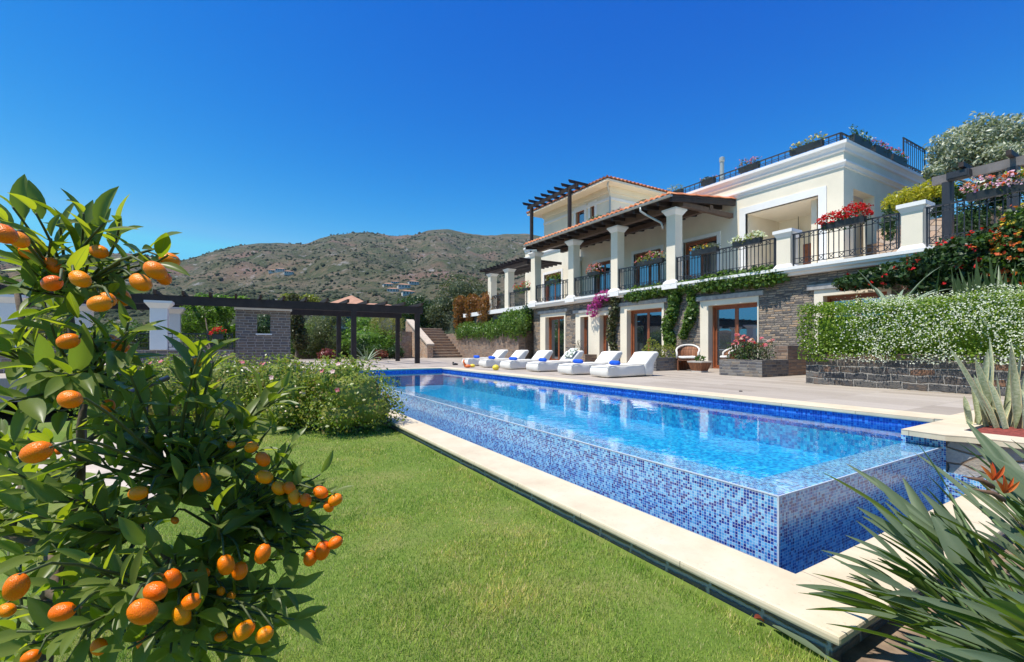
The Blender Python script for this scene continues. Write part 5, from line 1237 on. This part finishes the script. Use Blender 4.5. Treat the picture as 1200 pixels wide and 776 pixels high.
# garden on the upper terrace behind the right railing
tag(MB().box(18.6, 19.2, -1.5, YC - .6, ZF - .3, 4.75).build('garden_wall', M_rubble, base=(18.9, 3, ZF)), 'orange rubble garden wall behind the right railing', 'wall')
struct(MB().box(19.2, 27, -1.5, YC - .05, ZF, 4.4).build('upper_garden', M_soil))
pr = thing('terrace_pergola', 'grey timber pergola with dark posts over the right terrace', 'pergola', (16.6, 4, ZF))
xp = 16.4; M_grey = plain('weathered_grey_timber', (.16, .145, .14), .7, .2, 5, .2, 30); zpb = P(1110, 214, X=xp).z
for px in (1111, 1146, 1188): y = YX(px, xp); MB().box(xp - .1, xp + .1, y - .1, y + .1, ZF, zpb).build('post', M_iron, pr) if px != 1146 else None
MB().box(xp - .06, xp + .06, .5, YX(1093, xp), zpb + .001, zpb + .22).build('beam', M_grey, pr); MB().box(xp + 2.2, xp + 2.32, .5, YX(1098, xp), zpb + .001, zpb + .28).build('beam', M_grey, pr)
for y in np.arange(.8, YX(1095, xp), .85): MB().box(xp - .4, xp + 2.8, y - .05, y + .05, zpb + .222, zpb + .34).build('rafter', M_dark, pr)
y = YX(1127, xp); w = MB(); w.box(xp - .32, xp - .075, y - .22, y + .22, zpb - .02, zpb + .17); w.box(xp - .34, xp - .321, y - .19, y + .19, zpb + .0, zpb + .15)
tag(w.build('heater', M_iron, base=(xp - .2, y, zpb)), 'small black box heater fixed to the right pergola beam', 'heater')
d_ = 15.5
tree('silver_tree', 'large silver leaved shrub tree growing over the right pergola', 'tree', (19.4, 4.0, 4.3), [E(1120, 178, d_, 30, 28, 26), E(1150, 165, d_, 30, 30, 28), E(1180, 165, d_, 30, 30, 30), E(1205, 172, d_, 28, 28, 28), E(1170, 186, d_ - .5, 40, 26, 18), E(1112, 195, d_, 20, 18, 14), E(1094, 203, d_ - .6, 12, 10, 9)], G_silver, 14000, .15, .38, core=.6, depth=.5, lump=.35, trunk=.12)
c = P(1072, 235, d=14.5); t = thing('golden_shrub', 'golden yellow leaved shrub beside the villa side wall', 'shrub', (c.x, c.y, ZF))
foliage('foliage', G_gold, t, [E(1048, 238, 15, 13, 13, 11), E(1066, 233, 14.8, 14, 14, 13), E(1085, 227, 14.6, 14, 14, 14), E(1104, 224, 14.4, 14, 14, 16), E(1195, 205, 13.5, 16, 14, 9)], 3600, .11, .35, .4, .3, core=.6); MB().tube([(c.x, c.y, ZF), (c.x, c.y, c.z)], .05, 6).build('stem', M_bark, t)
t = thing('blue_flowered_shrub', 'dark green shrub with blue flowers behind the right railing', 'shrub', tuple(P(1150, 270, d=13.2)))
EL = [E(1128, 262, 13.6, 16, 14, 24), E(1150, 258, 13.4, 18, 14, 26), E(1042, 262, 14.5, 8, 8, 20), E(1180, 245, 13.2, 22, 14, 28), E(1165, 225, 13.4, 26, 14, 14), E(1100, 243, 14.4, 12, 10, 14), E(1128, 225, 13.6, 12, 10, 10)]
foliage('foliage', G_dark, t, EL, 4200, .12, .5, .5, .35, core=.5); blossoms('blossoms', F_blue, t, EL[4:5], 70, .08); MB().tube([P(1150, 290, d=13.2), P(1150, 250, d=13.3)], .04, 6).build('stem', M_bark, t)
# ---------------------------------------------------------------- hibiscus hedge at the end of the lawn
HB = 'hibiscus bushes along the end of the lawn'
G_hib = leafmat('hibiscus_leaves', [(.11, .16, .02), (.18, .25, .035), (.28, .34, .05), (.38, .37, .10), (.13, .19, .025), (.40, .26, .10)], .35, .35, .45)
hb = [(1.62, 7.75, .70, .66, 'hibiscus bush nearest the pool, spilling over the stone edge'), (.85, 8.45, .66, .62, 'hibiscus bush second from the pool'), (.05, 9.15, .66, .60, 'hibiscus bush in the middle of the row, third from the pool'),
      (-.75, 9.75, .66, .60, 'hibiscus bush fourth from the pool, behind the kumquat tips'), (-1.6, 10.2, .66, .56, 'hibiscus bush furthest from the pool, mostly behind the kumquat tree')]
for k, (x, y, r, hz, lab) in enumerate(hb):
    t = thing('hibiscus_bush', lab, 'bush', (x, y, LAWN), HB)
    el = [(x, y, LAWN + .62, r, r, .56), (x - .18, y + .12, LAWN + .84, r * .8, r * .8, .40), (x + .22, y - .08, LAWN + .38, r * .85, r * .85, .40), (x - .15, y - .1, LAWN + .30, r * .8, r * .8, .34)]
    foliage('foliage', G_hib, t, el, 8500, .055, .6, .5, .35, 3.0, core=.66, zmin=LAWN + .03, stuff_=True); w = MB()
    for j in range(7): a = j * .9; w.tube([(x + .1 * math.cos(a), y + .1 * math.sin(a), LAWN - .02), (x + .4 * math.cos(a), y + .4 * math.sin(a), LAWN + .6)], .015, 5)
    w.build('stem', M_bark, t)
    for j in range(4):
        d = unit(np.array([[rng.uniform(-1, .2), rng.uniform(-1, .1), rng.uniform(-.1, .9)]]))[0]; c = np.array([x, y, LAWN + .68]) + d * np.array([r * 1.0, r * 1.0, .62]); m = 6; an = np.arange(5) * 1.2566
        u = unit(np.cross(d, [0, 0, 1.])); v = np.cross(d, u); V = []
        for a in an:
            q = math.cos(a) * u + math.sin(a) * v; s = -math.sin(a) * u + math.cos(a) * v; V += [c, c + q * .024 + s * .018 + d * .010, c + q * .043 + d * .013, c + q * .024 - s * .018 + d * .010]
        np_mesh('flower', V, quads(len(V)), F_blush if j % 3 else F_pink, t)
w = MB()
# ---------------------------------------------------------------- foreground leaves: shared builder
class Leaves:
    def __init__(s): s.V = []; s.F = []; s.U = []; s.n = 0
    def leaf(s, base, d, nrm, L, W, curl=.25, fold=.18, segs=6, petiole=.10, prof=None):
        d = np.array(d) / np.linalg.norm(d); nrm = np.array(nrm) - d * np.dot(nrm, d); nrm = nrm / np.linalg.norm(nrm); sd_ = np.cross(d, nrm); p = np.array(base, float); b = s.n
        p = p + d * L * petiole
        for i in range(segs + 1):
            u = i / segs; w = W * (max(0.0, math.sin(math.pi * (.03 + .97 * u) ** .85)) ** .8 * (1 - .12 * u) if prof is None else prof(u)); w = max(w, .0008)
            s.V += [p + sd_ * w * .5 + nrm * w * fold, p + sd_ * w * .27 + nrm * w * fold * .40, p, p - sd_ * w * .27 + nrm * w * fold * .40, p - sd_ * w * .5 + nrm * w * fold]; s.U += [(0, u), (.25, u), (.5, u), (.75, u), (1, u)]
            p = p + d * L / segs; a = -curl / segs; dn = d * math.cos(a) + nrm * math.sin(a); nrm = nrm * math.cos(a) - d * math.sin(a); d = dn
        for i in range(segs):
            for j in range(4): s.F.append((b + 5 * i + j, b + 5 * i + j + 1, b + 5 * i + j + 6, b + 5 * i + j + 5))
        s.n += 5 * (segs + 1)
    def build(s, name, m, parent): return np_mesh(name, s.V, s.F, m, parent, s.U, True)
# ---------------------------------------------------------------- kumquat tree
rk_ = np.random.default_rng(23)
M_kleaf = leafmat('glossy_citrus_leaves', [(.11, .145, .016), (.20, .235, .02), (.33, .35, .03), (.15, .18, .018), (.50, .47, .06), (.19, .22, .02)], .45, .36, .3, back=(.16, .20, .05), midrib=(.22, .25, .06), edge=(.25, .27, .05))
M_twig = plain('green_citrus_twig', (.075, .095, .03), .6, .3, 30, .3, 80); M_kbark = plain('brown_citrus_bark', (.12, .085, .055), .85, .35, 20, .6, 60)
def fruitmat():
    t = NT('kumquat_peel'); v = t.obj(); n = t.n('TexVoronoi', {'Vector': v, 'Scale': 9.0}).outputs['Distance']; g = t.noise(v, 12, 2)
    oi = t.n('ObjectInfo').outputs['Random']; g = t.math('ADD', t.math('MULTIPLY', g, .6), t.math('MULTIPLY', oi, .38))
    c = t.ramp(g, [(.32, (.88, .14, .0004)), (.55, (.94, .23, .0006)), (.78, (.95, .33, .002))])
    b = t.n('BsdfPrincipled', {'Base Color': c, 'Roughness': .30, 'Specular IOR Level': .32, 'Normal': t.bump(n, .35, .0012), 'Subsurface Weight': .05, 'Subsurface Radius': (.01, .004, .001), 'Subsurface Scale': .3})
    return t.done(b.outputs[0])
M_fruit = fruitmat()
kb = P(20, 700, d=.95); KB = Vector((kb.x, kb.y, LAWN))
kq = thing('kumquat_tree', 'kumquat tree in the near left foreground loaded with orange fruit', 'tree', tuple(KB))
# hubs of the branching, (px, py, depth)
hubs_px = [(60, 640, .95), (30, 560, .98), (95, 545, .93), (165, 620, .88), (45, 440, .97), (105, 440, .92), (20, 340, .95), (80, 345, .90), (215, 560, .92), (215, 690, .86), (110, 720, .86), (25, 720, .95), (255, 620, .92), (150, 480, .98)]
hubs = [P(x, y, d=d) for x, y, d in hubs_px]
w = MB(); tk = [KB, KB + Vector((.0, .0, .18)), P(55, 700, d=.97)]
w.tube([KB - Vector((0, 0, .05)), tk[1], tk[2]], [.028, .024, .018], 9)
par = {0: None, 1: 0, 2: 0, 3: 0, 4: 1, 5: 2, 6: 4, 7: 5, 8: 3, 9: 3, 10: 0, 11: 0, 12: 8, 13: 2}
for i, q in par.items():
    a = tk[2] if q is None else hubs[q]; b = hubs[i]; mid = a.lerp(b, .5) + Vector(rk_.normal(0, .02, 3)); r = .010 if q in (None, 0) else .0065
    w.tube([a, mid, b], [r * 1.2, r, r * .8], 7)
w.build('trunk', M_kbark, kq, smooth=True)
tw = MB(); LV = Leaves()
camv = np.array([0, 0, CAMZ])
def sprig(tip, n_leaf=7, L=.075, lean=None, from_=None, bare=.25, seed_up=.35):
    """a twig from the nearest hub to tip with leaves along its outer part"""
    tip = Vector(tip); h = from_ if from_ is not None else min(hubs, key=lambda q: (q - tip).length + (.25 if q.z > tip.z + .05 else 0))
    mid = h.lerp(tip, .55) + Vector(rk_.normal(0, .018, 3)) + Vector((0, 0, -.02)); pts = []
    for i in range(9):
        u = i / 8; pts.append(h * (1 - u) ** 2 + mid * 2 * u * (1 - u) + tip * u * u)
    tw.tube(pts, [.0042 * (1 - .62 * i / 8) for i in range(9)], 6)
    dirv = (pts[-1] - pts[-2]).normalized(); tot = (tip - h).length
    span = min(tot * (1 - bare), .16)
    for k in range(n_leaf):
        u = k / max(1, n_leaf - 1); s = span * (1 - u) ; f = 1 - s / max(tot, .01); f = max(0.02, min(1, f)); i = f * 8; j = min(7, int(i)); b = pts[j].lerp(pts[j + 1], i - j)
        an = k * 2.399 + rk_.uniform(-.5, .5); o1 = dirv.orthogonal().normalized(); o2 = dirv.cross(o1); rad = o1 * math.cos(an) + o2 * math.sin(an)
        op = .45 + .65 * (1 - u) + rk_.uniform(-.15, .2); d = dirv * math.cos(op) + rad * math.sin(op) + Vector((0, 0, .12)); nv = Vector(dirv) * .8 - rad * .5 + Vector((0, 0, seed_up + rk_.uniform(.3, 1.7))) + Vector(rk_.normal(0, .35, 3))
        l = L * .92 * rk_.uniform(.65, 1.2) * (.75 if u > .9 else 1)
        LV.leaf(b, d, nv, l, l * rk_.uniform(.31, .41), rk_.uniform(.1, .8), rk_.uniform(.1, .32))
tips = [(15, 243, .74), (42, 250, .72), (70, 262, .76), (98, 250, .74), (122, 262, .71), (140, 262, .78), (180, 292, .68), (196, 300, .70), (60, 280, .70), (25, 300, .72), (105, 300, .72), (150, 310, .74), (5, 330, .68), (85, 320, .68), (130, 345, .74), (10, 262, .80), (52, 300, .82),
        (150, 378, .72), (110, 380, .75), (60, 380, .70), (20, 390, .72), (237, 408, .70), (225, 420, .74), (250, 425, .75), (150, 432, .70), (80, 440, .64), (40, 430, .64), (10, 470, .66), (120, 470, .72), (200, 465, .78), (182, 440, .82),
        (332, 455, .86), (326, 468, .88), (285, 505, .86), (270, 480, .92), (245, 500, .84), (300, 530, .84), (330, 548, .84), (352, 562, .83), (375, 556, .82), (388, 580, .82), (370, 590, .84), (300, 575, .88), (270, 560, .84), (225, 545, .80), (190, 530, .82), (160, 545, .80),
        (318, 500, .84), (340, 520, .84), (356, 600, .83), (335, 590, .85), (310, 460, .90), (262, 450, .84), (322, 545, .81), (348, 575, .80), (365, 598, .80), (298, 600, .82), (340, 690, .80), (350, 650, .81), (362, 625, .81), (312, 770, .78), (280, 585, .80), (345, 628, .83), (372, 640, .82), (310, 625, .86), (280, 640, .84), (330, 655, .88), (250, 650, .82), (305, 705, .80), (335, 722, .80), (318, 735, .80), (290, 740, .82), (260, 755, .80), (345, 726, .78), (300, 765, .82), (240, 690, .78), (205, 650, .78), (130, 680, .58), (145, 690, .60), (105, 660, .62), (170, 640, .66), (95, 735, .62), (60, 690, .66), (30, 650, .68), (20, 740, .64), (150, 760, .66), (200, 765, .72), (230, 740, .74), (75, 610, .68), (120, 600, .70), (160, 590, .72), (30, 600, .66), (10, 550, .68), (60, 520, .66), (110, 530, .70)]
for x, y, d in tips: sprig(P(x, y, d=d * 1.02), int(rk_.integers(6, 10)), .072)
poly = [(-20, 310), (110, 310), (150, 380), (215, 440), (275, 500), (345, 570), (350, 640), (320, 740), (270, 800), (-25, 820), (-25, 310)]
def inside(x, y):
    c = False; n = len(poly)
    for i in range(n):
        (x1, y1), (x2, y2) = poly[i], poly[(i + 1) % n]
        if (y1 > y) != (y2 > y) and x < (x2 - x1) * (y - y1) / (y2 - y1) + x1: c = not c
    return c
k = 0
while k < 105:
    x, y = rk_.uniform(-80, 350), rk_.uniform(290, 830)
    if not inside(x, y): continue
    if y < 470 and x > 110 and rk_.random() < .55: continue
    if rk_.random() < max(0, (x - 130) / 320): continue
    k += 1; sprig(P(x, y, d=rk_.uniform(.70, 1.12)), int(rk_.integers(5, 9)), rk_.uniform(.06, .078))
stuff(LV.build('leaves', M_kleaf, kq))
fr = [(35, 296, 27, 20), (62, 311, 27, 50), (61, 332, 34, -15), (94, 327, 30, 30), (116, 295, 27, 15), (117, 333, 14, 60), (144, 349, 25, 70), (117, 356, 33, -10), (126, 351, 28, 40), (199, 305, 26, 25), (182, 317, 32, 35), (192, 326, 26, 45), (165, 331, 30, 30), (4, 274, 40, 30), (22, 281, 34, 40), (80, 400, 30, -20), (140, 404, 25, 10), (100, 397, 24, 20), (131, 400, 22, 50),
      (82, 468, 37, 10), (127, 476, 24, 85), (43, 530, 42, -20), (68, 529, 12, 60), (162, 578, 29, -5), (237, 565, 27, 85), (143, 407, 22, 10), (232, 424, 16, 40), (295, 524, 19, -15), (308, 538, 22, 60), (271, 521, 14, 30), (310, 559, 22, 20), (327, 572, 22, 45), (339, 572, 21, 65), (345, 582, 20, 70), (358, 586, 20, 80), (376, 577, 22, 20), (393, 586, 19, -30), (385, 594, 16, 60), (364, 654, 25, -70), (378, 645, 24, -75), (393, 636, 20, -30),
      (308, 649, 28, -75), (265, 662, 27, 80), (281, 669, 26, 85), (182, 693, 37, 5), (167, 717, 40, 45), (202, 678, 30, 80), (224, 705, 30, -20), (213, 720, 28, 70), (217, 731, 26, 80), (237, 671, 22, 40), (259, 693, 13, 80), (271, 698, 13, 10), (310, 744, 28, -35), (286, 739, 28, -40), (259, 746, 17, 0), (170, 754, 26, 20), (19, 688, 40, -75), (73, 717, 36, -5), (116, 758, 28, 60), (36, 770, 26, -20), (155, 623, 18, 70), (12, 628, 16, 0), (140, 622, 12, 40), (100, 700, 18, 20), (205, 610, 13, 30), (8, 715, 26, 10)]
fmeshes = []; M_calyx = plain('green_fruit_calyx', (.10, .13, .03), .7, .2, 5, 0)
for v in range(3):
    n, k = 14, 9; prof_ = [(0.0001, -1.0)] + [(math.sin(math.pi * i / k) ** (.82 + .06 * v) * (1.0 - .05 * v), -math.cos(math.pi * i / k)) for i in range(1, k)] + [(0.0001, .985)]
    me = bpy.data.meshes.new('fruit'); vs = [(r * math.cos(6.2832 * j / n) * (1 + .03 * math.sin(3 * j + v)), r * math.sin(6.2832 * j / n), z * (1.32 - .08 * v)) for r, z in prof_ for j in range(n)]
    me.from_pydata(vs, [], [(i * n + j, i * n + (j + 1) % n, (i + 1) * n + (j + 1) % n, (i + 1) * n + j) for i in range(k) for j in range(n)]); me.polygons.foreach_set('use_smooth', np.ones(len(me.polygons), bool)); me.materials.append(M_fruit); me.materials.append(M_calyx); [setattr(q, 'material_index', 1) for q in me.polygons if q.center.z > 1.32 * .972]; fmeshes.append(me)
stem = tw; rgt = Vector((C_, -S_, 0)); upv = Vector((0, 0, 1)); fwd = Vector((S_, C_, 0))
for i, (x, y, sz, an) in enumerate(fr):
    d = min(.98 if x < 150 else .79, max(.50, .0365 * 540 / sz)); c = P(x, y, d=d); o = bpy.data.objects.new('fruit', fmeshes[i % 3]); COL.objects.link(o); o.parent = kq; o.location = c - KB
    a = R(an); ax = (rgt * math.cos(a) - upv * math.sin(a) + fwd * rk_.uniform(-.3, .3)).normalized(); o.rotation_euler = ax.to_track_quat('Z', 'Y').to_euler(); r = .0345 / 2 / 1.3 * min(1.15, sz * d / 540 / .0365) / (1 + .22 * ((x - 600) / 540) ** 2); o.scale = (r, r, r * rk_.uniform(.92, 1.05))
    top = c - ax * r * 1.28 if ax.z < 0 else c + ax * r * 1.28; h = min(hubs, key=lambda q: (q - top).length)
    jt = top.lerp(h, .25) + Vector((0, 0, .02)); stem.tube([top, top.lerp(jt, .5) + Vector((0, 0, .008)), jt, jt.lerp(h, .6), h], [.0016, .0018, .0022, .003, .0035], 5)
tw.build('twigs', M_twig, kq, smooth=True)
# ---------------------------------------------------------------- bird of paradise clump in the near right corner
G_strel = leafmat('bird_of_paradise_leaves', [(.10, .155, .03), (.14, .20, .038), (.20, .255, .05), (.11, .17, .03), (.08, .13, .025), (.28, .28, .07)], .3, .45, .2, back=(.13, .17, .10), midrib=(.20, .22, .11))
G_stalk = plain('green_leaf_stalk', (.10, .15, .05), .55, .2, 20, .1)
def strel_clump(label, c, leaves, flowers):
    t = thing('bird_of_paradise', label, 'plant', tuple(c), 'bird of paradise clumps in the near right corner')
    lv, stk = Leaves(), MB(); c = Vector(c)
    extra = [(px + rk_.normal(0, 22), py + rk_.normal(0, 24) + 8, d + rk_.normal(0, .12), L * rk_.uniform(.7, 1.05), wd * rk_.uniform(.6, 1.0)) for (px, py, d, L, wd) in leaves for _ in range(2 if wd > .05 else 1)]
    for (px, py, d, L, wd) in leaves + extra:
        L *= .90; wd *= .98
        tip = P(px, py, d=d); b = c + Vector(rk_.normal(0, .11, 3)); b.z = c.z
        ax = tip - b; H = ax.length; mid = b.lerp(tip, .5) + Vector((0, 0, .13 * H)) - Vector((ax.x, ax.y, 0)) * .10
        bz = lambda u: b * (1 - u) ** 2 + mid * 2 * u * (1 - u) + tip * u * u
        us = max(.25, 1 - L / H); pts = [bz(us * i / 7) for i in range(8)]; stk.tube(pts, [.011, .0095, .008, .0075, .007, .0065, .006, .0055], 6)
        k = 9; sidev = ax.cross(Vector((0, 0, 1))).normalized(); roll = rk_.uniform(-1.0, 1.0); n0 = lv.n
        for i in range(k + 1):
            u = i / k; p = bz(us + (1 - us) * u); dd = (bz(min(1, us + (1 - us) * u + .02)) - bz(us + (1 - us) * u - .02)).normalized(); nv = sidev.cross(dd).normalized(); s2 = sidev * math.cos(roll) + nv * math.sin(roll); n2 = dd.cross(s2); n2 = -n2 if n2.z < 0 else n2
            ww = max(.001, wd * .72 * math.sin(math.pi * (.02 + .96 * u) ** .72) ** .85)
            lv.V += [p + s2 * ww * .5 + n2 * ww * .24, p + s2 * ww * .26 + n2 * ww * .10, p, p - s2 * ww * .26 + n2 * ww * .10, p - s2 * ww * .5 + n2 * ww * .24]; lv.U += [(0, u), (.25, u), (.5, u), (.75, u), (1, u)]
        for i in range(k):
            for j in range(4): lv.F.append((n0 + 5 * i + j, n0 + 5 * i + j + 1, n0 + 5 * i + j + 6, n0 + 5 * i + j + 5))
        lv.n += 5 * (k + 1)
    stk.build('stalks', G_stalk, t, smooth=True); lv.build('leaves', G_strel, t)
    for (px, py, d) in flowers:
        q = P(px, py, d=d); b = c + Vector(rk_.normal(0, .08, 3)); b.z = c.z
        f = MB(); f.tube([b, b.lerp(q, .6) + Vector((0, 0, .08)), q - Vector((0, 0, .03))], [.008, .007, .006], 6); st_ = f.build('flower_stalk', G_stalk, t, smooth=True)
        fl = Leaves()
        for a in (-.9, -.5, -.1, .35, .8): fl.leaf(q, rgt * math.sin(a + .3) + upv * (math.cos(a) + .2) + fwd * rk_.uniform(-.4, .2), -fwd + upv * .2, .085, .022, .2, .3, 5, 0)
        fl.build('flower', F_orange, t); MB().tube([q - Vector((0, 0, .03)), q + rgt * -.05 + Vector((0, 0, .0)), q - rgt * .14 + Vector((0, 0, .02))], [.012, .011, .002], 6).build('spathe', plain('red_green_spathe', (.16, .09, .05), .5, .2, 10, 0), t, smooth=True)
    return t
ZS = -.60
c1 = Vector((2.72, .45, ZS)); c2 = Vector((2.45, -.05, ZS)); c3 = Vector((3.25, .30, ZS))
L1 = [(962, 645, 1.98, .42, .075), (952, 672, 1.85, .40, .075), (958, 690, 1.80, .36, .07), (975, 712, 1.75, .34, .065), (1016, 582, 2.2, .46, .08), (1004, 594, 2.1, .4, .07), (1022, 620, 2.05, .36, .06), (1050, 600, 2.15, .38, .07), (1058, 560, 2.45, .5, .085), (1078, 575, 2.3, .4, .08), (1000, 640, 1.95, .34, .06), (1035, 665, 1.9, .34, .06), (1090, 600, 2.1, .42, .12), (1040, 585, 2.3, .36, .06), (985, 660, 1.85, .36, .06), (1068, 640, 1.9, .40, .09), (1010, 690, 1.75, .32, .06), (1110, 640, 1.95, .42, .10), (1085, 555, 2.4, .4, .06), (1020, 655, 2.0, .34, .055), (1055, 625, 2.1, .4, .06), (1098, 620, 2.2, .4, .07), (1030, 700, 1.7, .3, .06), (1075, 690, 1.75, .32, .08), (1120, 600, 2.2, .42, .09), (995, 672, 2.05, .35, .06)]
L2 = [(1090, 735, 1.35, .30, .09), (1060, 745, 1.40, .28, .07), (1120, 700, 1.45, .34, .085), (1150, 680, 1.45, .36, .09), (1180, 650, 1.5, .36, .10), (1140, 735, 1.3, .3, .08), (1200, 690, 1.4, .34, .1), (1100, 760, 1.3, .26, .07), (1170, 720, 1.3, .3, .09), (1040, 730, 1.55, .3, .06), (1215, 640, 1.5, .36, .1), (1130, 665, 1.6, .36, .07), (1100, 690, 1.6, .32, .06), (1190, 745, 1.25, .28, .09), (1160, 640, 1.65, .38, .08), (1075, 718, 1.6, .3, .055)]
L3 = [(1145, 505, 2.7, .5, .085), (1160, 520, 2.6, .46, .08), (1135, 545, 2.5, .44, .07), (1170, 545, 2.4, .42, .08), (1185, 515, 2.55, .44, .09), (1205, 525, 2.4, .46, .09), (1130, 580, 2.3, .40, .075), (1180, 580, 2.2, .40, .09), (1150, 600, 2.2, .38, .07), (1210, 570, 2.2, .40, .10), (1195, 605, 2.0, .36, .09), (1165, 560, 2.6, .4, .06), (1140, 620, 2.1, .36, .07), (1200, 640, 1.9, .36, .09), (1120, 560, 2.7, .4, .06), (1190, 550, 2.7, .4, .07), (1215, 500, 2.6, .44, .09)]
strel_clump('bird of paradise clump leaning its grey green leaves over the cream coping', c1, L1, [])
strel_clump('nearest bird of paradise clump at the bottom right corner', c2, L2, [])
strel_clump('bird of paradise clump with orange flowers before the fieldstone wall', c3, L3, [(1163, 563, 2.15), (1176, 578, 2.1)])
# fallen strap leaf and small things on the lawn edge
lf = Leaves(); a = P(905, 733, z=LAWN + .02); b = P(980, 776, z=LAWN + .02); lf.leaf(a, b - a, Vector((0, 0, 1)), (b - a).length, .05, .1, .25, 8, 0); tag(lf.build('fallen_leaf', G_strel, None), 'long dead strap leaf lying on the lawn along the coping', 'leaf')
a = P(884, 725, z=LAWN + .03); lf = Leaves(); lf.leaf(a, rgt, Vector((0, 0, 1)), .05, .04, .9, .4, 5, 0); tag(lf.build('dry_leaf', leafmat('dry_red_leaf', [(.25, .05, .03), (.22, .06, .04)], .2), None), 'small curled reddish dry leaf on the grass near the coping', 'leaf')
# ---------------------------------------------------------------- sansevieria in the mulch
def sansmat():
    t = NT('variegated_strap_leaf'); sp = t.n('SeparateXYZ', {0: t.uv()}); u, v = sp.outputs[0], sp.outputs[1]
    band = t.noise(t.n('CombineXYZ', {0: t.math('MULTIPLY', u, 1.5), 1: t.math('MULTIPLY', v, 16.0)}).outputs[0], 1.6, 4, .6)
    c = t.ramp(band, [(.35, (.24, .29, .15)), (.5, (.38, .42, .24)), (.65, (.50, .52, .34))])
    e = t.math('ABSOLUTE', t.math('SUBTRACT', u, .5)); c = t.mix(t.n('MapRange', {'Value': e, 'From Min': .36, 'From Max': .44}).outputs[0], c, (.68, .60, .32))
    return t.done(t.pbr(c, .5, None, .35))
sc_ = P(1165, 500, z=0); t = thing('snake_plant', 'clump of upright variegated grey green strap leaves in the red mulch', 'plant', (sc_.x, sc_.y, -.01)); lv = Leaves()
for px, py, bx_, dd in ((1130, 470, 1150, -.1), (1156, 415, 1160, .1), (1180, 410, 1176, .05), (1170, 445, 1166, -.05), (1200, 460, 1185, -.2), (1146, 445, 1156, .0), (1192, 418, 1180, .1), (1118, 412, 1150, .05), (1140, 452, 1152, 0), (1150, 462, 1158, -.1), (1165, 430, 1162, .1), (1172, 400, 1168, .2), (1176, 455, 1172, -.1), (1186, 425, 1175, 0), (1195, 405, 1182, .15), (1198, 440, 1188, -.1), (1205, 420, 1190, .2), (1160, 450, 1164, -.15), (1208, 455, 1192, -.12), (1150, 435, 1156, .2), (1140, 425, 1152, .25), (1190, 450, 1180, .3), (1214, 400, 1195, .1), (1170, 470, 1168, -.2), (1182, 475, 1178, -.22), (1204, 478, 1190, -.25)):
    b = P(bx_, 500, z=-.01) + Vector((dd * .5, rk_.uniform(-.12, .12), 0)); dp_ = b.x * S_ + b.y * C_; tip = P(px, py - 6, d=dp_ + rk_.uniform(-.06, .06)); ax = tip - b; wd = rk_.uniform(.065, .10)
    lv.leaf(b, ax, -fwd + rgt * rk_.uniform(-.5, .5), ax.length, wd, rk_.uniform(-.15, .25), .22, 9, 0, prof=lambda u: (.72 + .5 * u - .4 * u * u) * (1 - u ** 5) ** .8)
lv.build('leaves', sansmat(), t)
# leaf litter and pebbles in the bed
n = 700; px_ = rk_.uniform(2.4, 5.4, n); py_ = rk_.uniform(-1.2, .95, n); pp = np.stack([px_, py_, np.full(n, -.592)], 1); rng = rk_
V = leaf_quads(pp, np.tile([0, 0, 1.], (n, 1)), .05, .4, .6, .35); stuff(np_mesh('leaf_litter', V, quads(len(V)), leafmat('dry_leaf_litter', [(.20, .12, .05), (.30, .21, .10), (.14, .09, .05), (.36, .28, .16)], .1, .8, .1)))
# ---------------------------------------------------------------- the air between here and the hills
hz = MB().box(-1900, 2100, -700, 2700, -3.0, 420).build('haze', None); stuff(hz)
t = NT('thin_air'); pv = t.n('VolumePrincipled', {'Color': (.62, .78, 1.0), 'Density': .00007, 'Anisotropy': .0})
t.t.links.new(pv.outputs[0], t.out.inputs['Volume']); hz.data.materials.append(t.m)
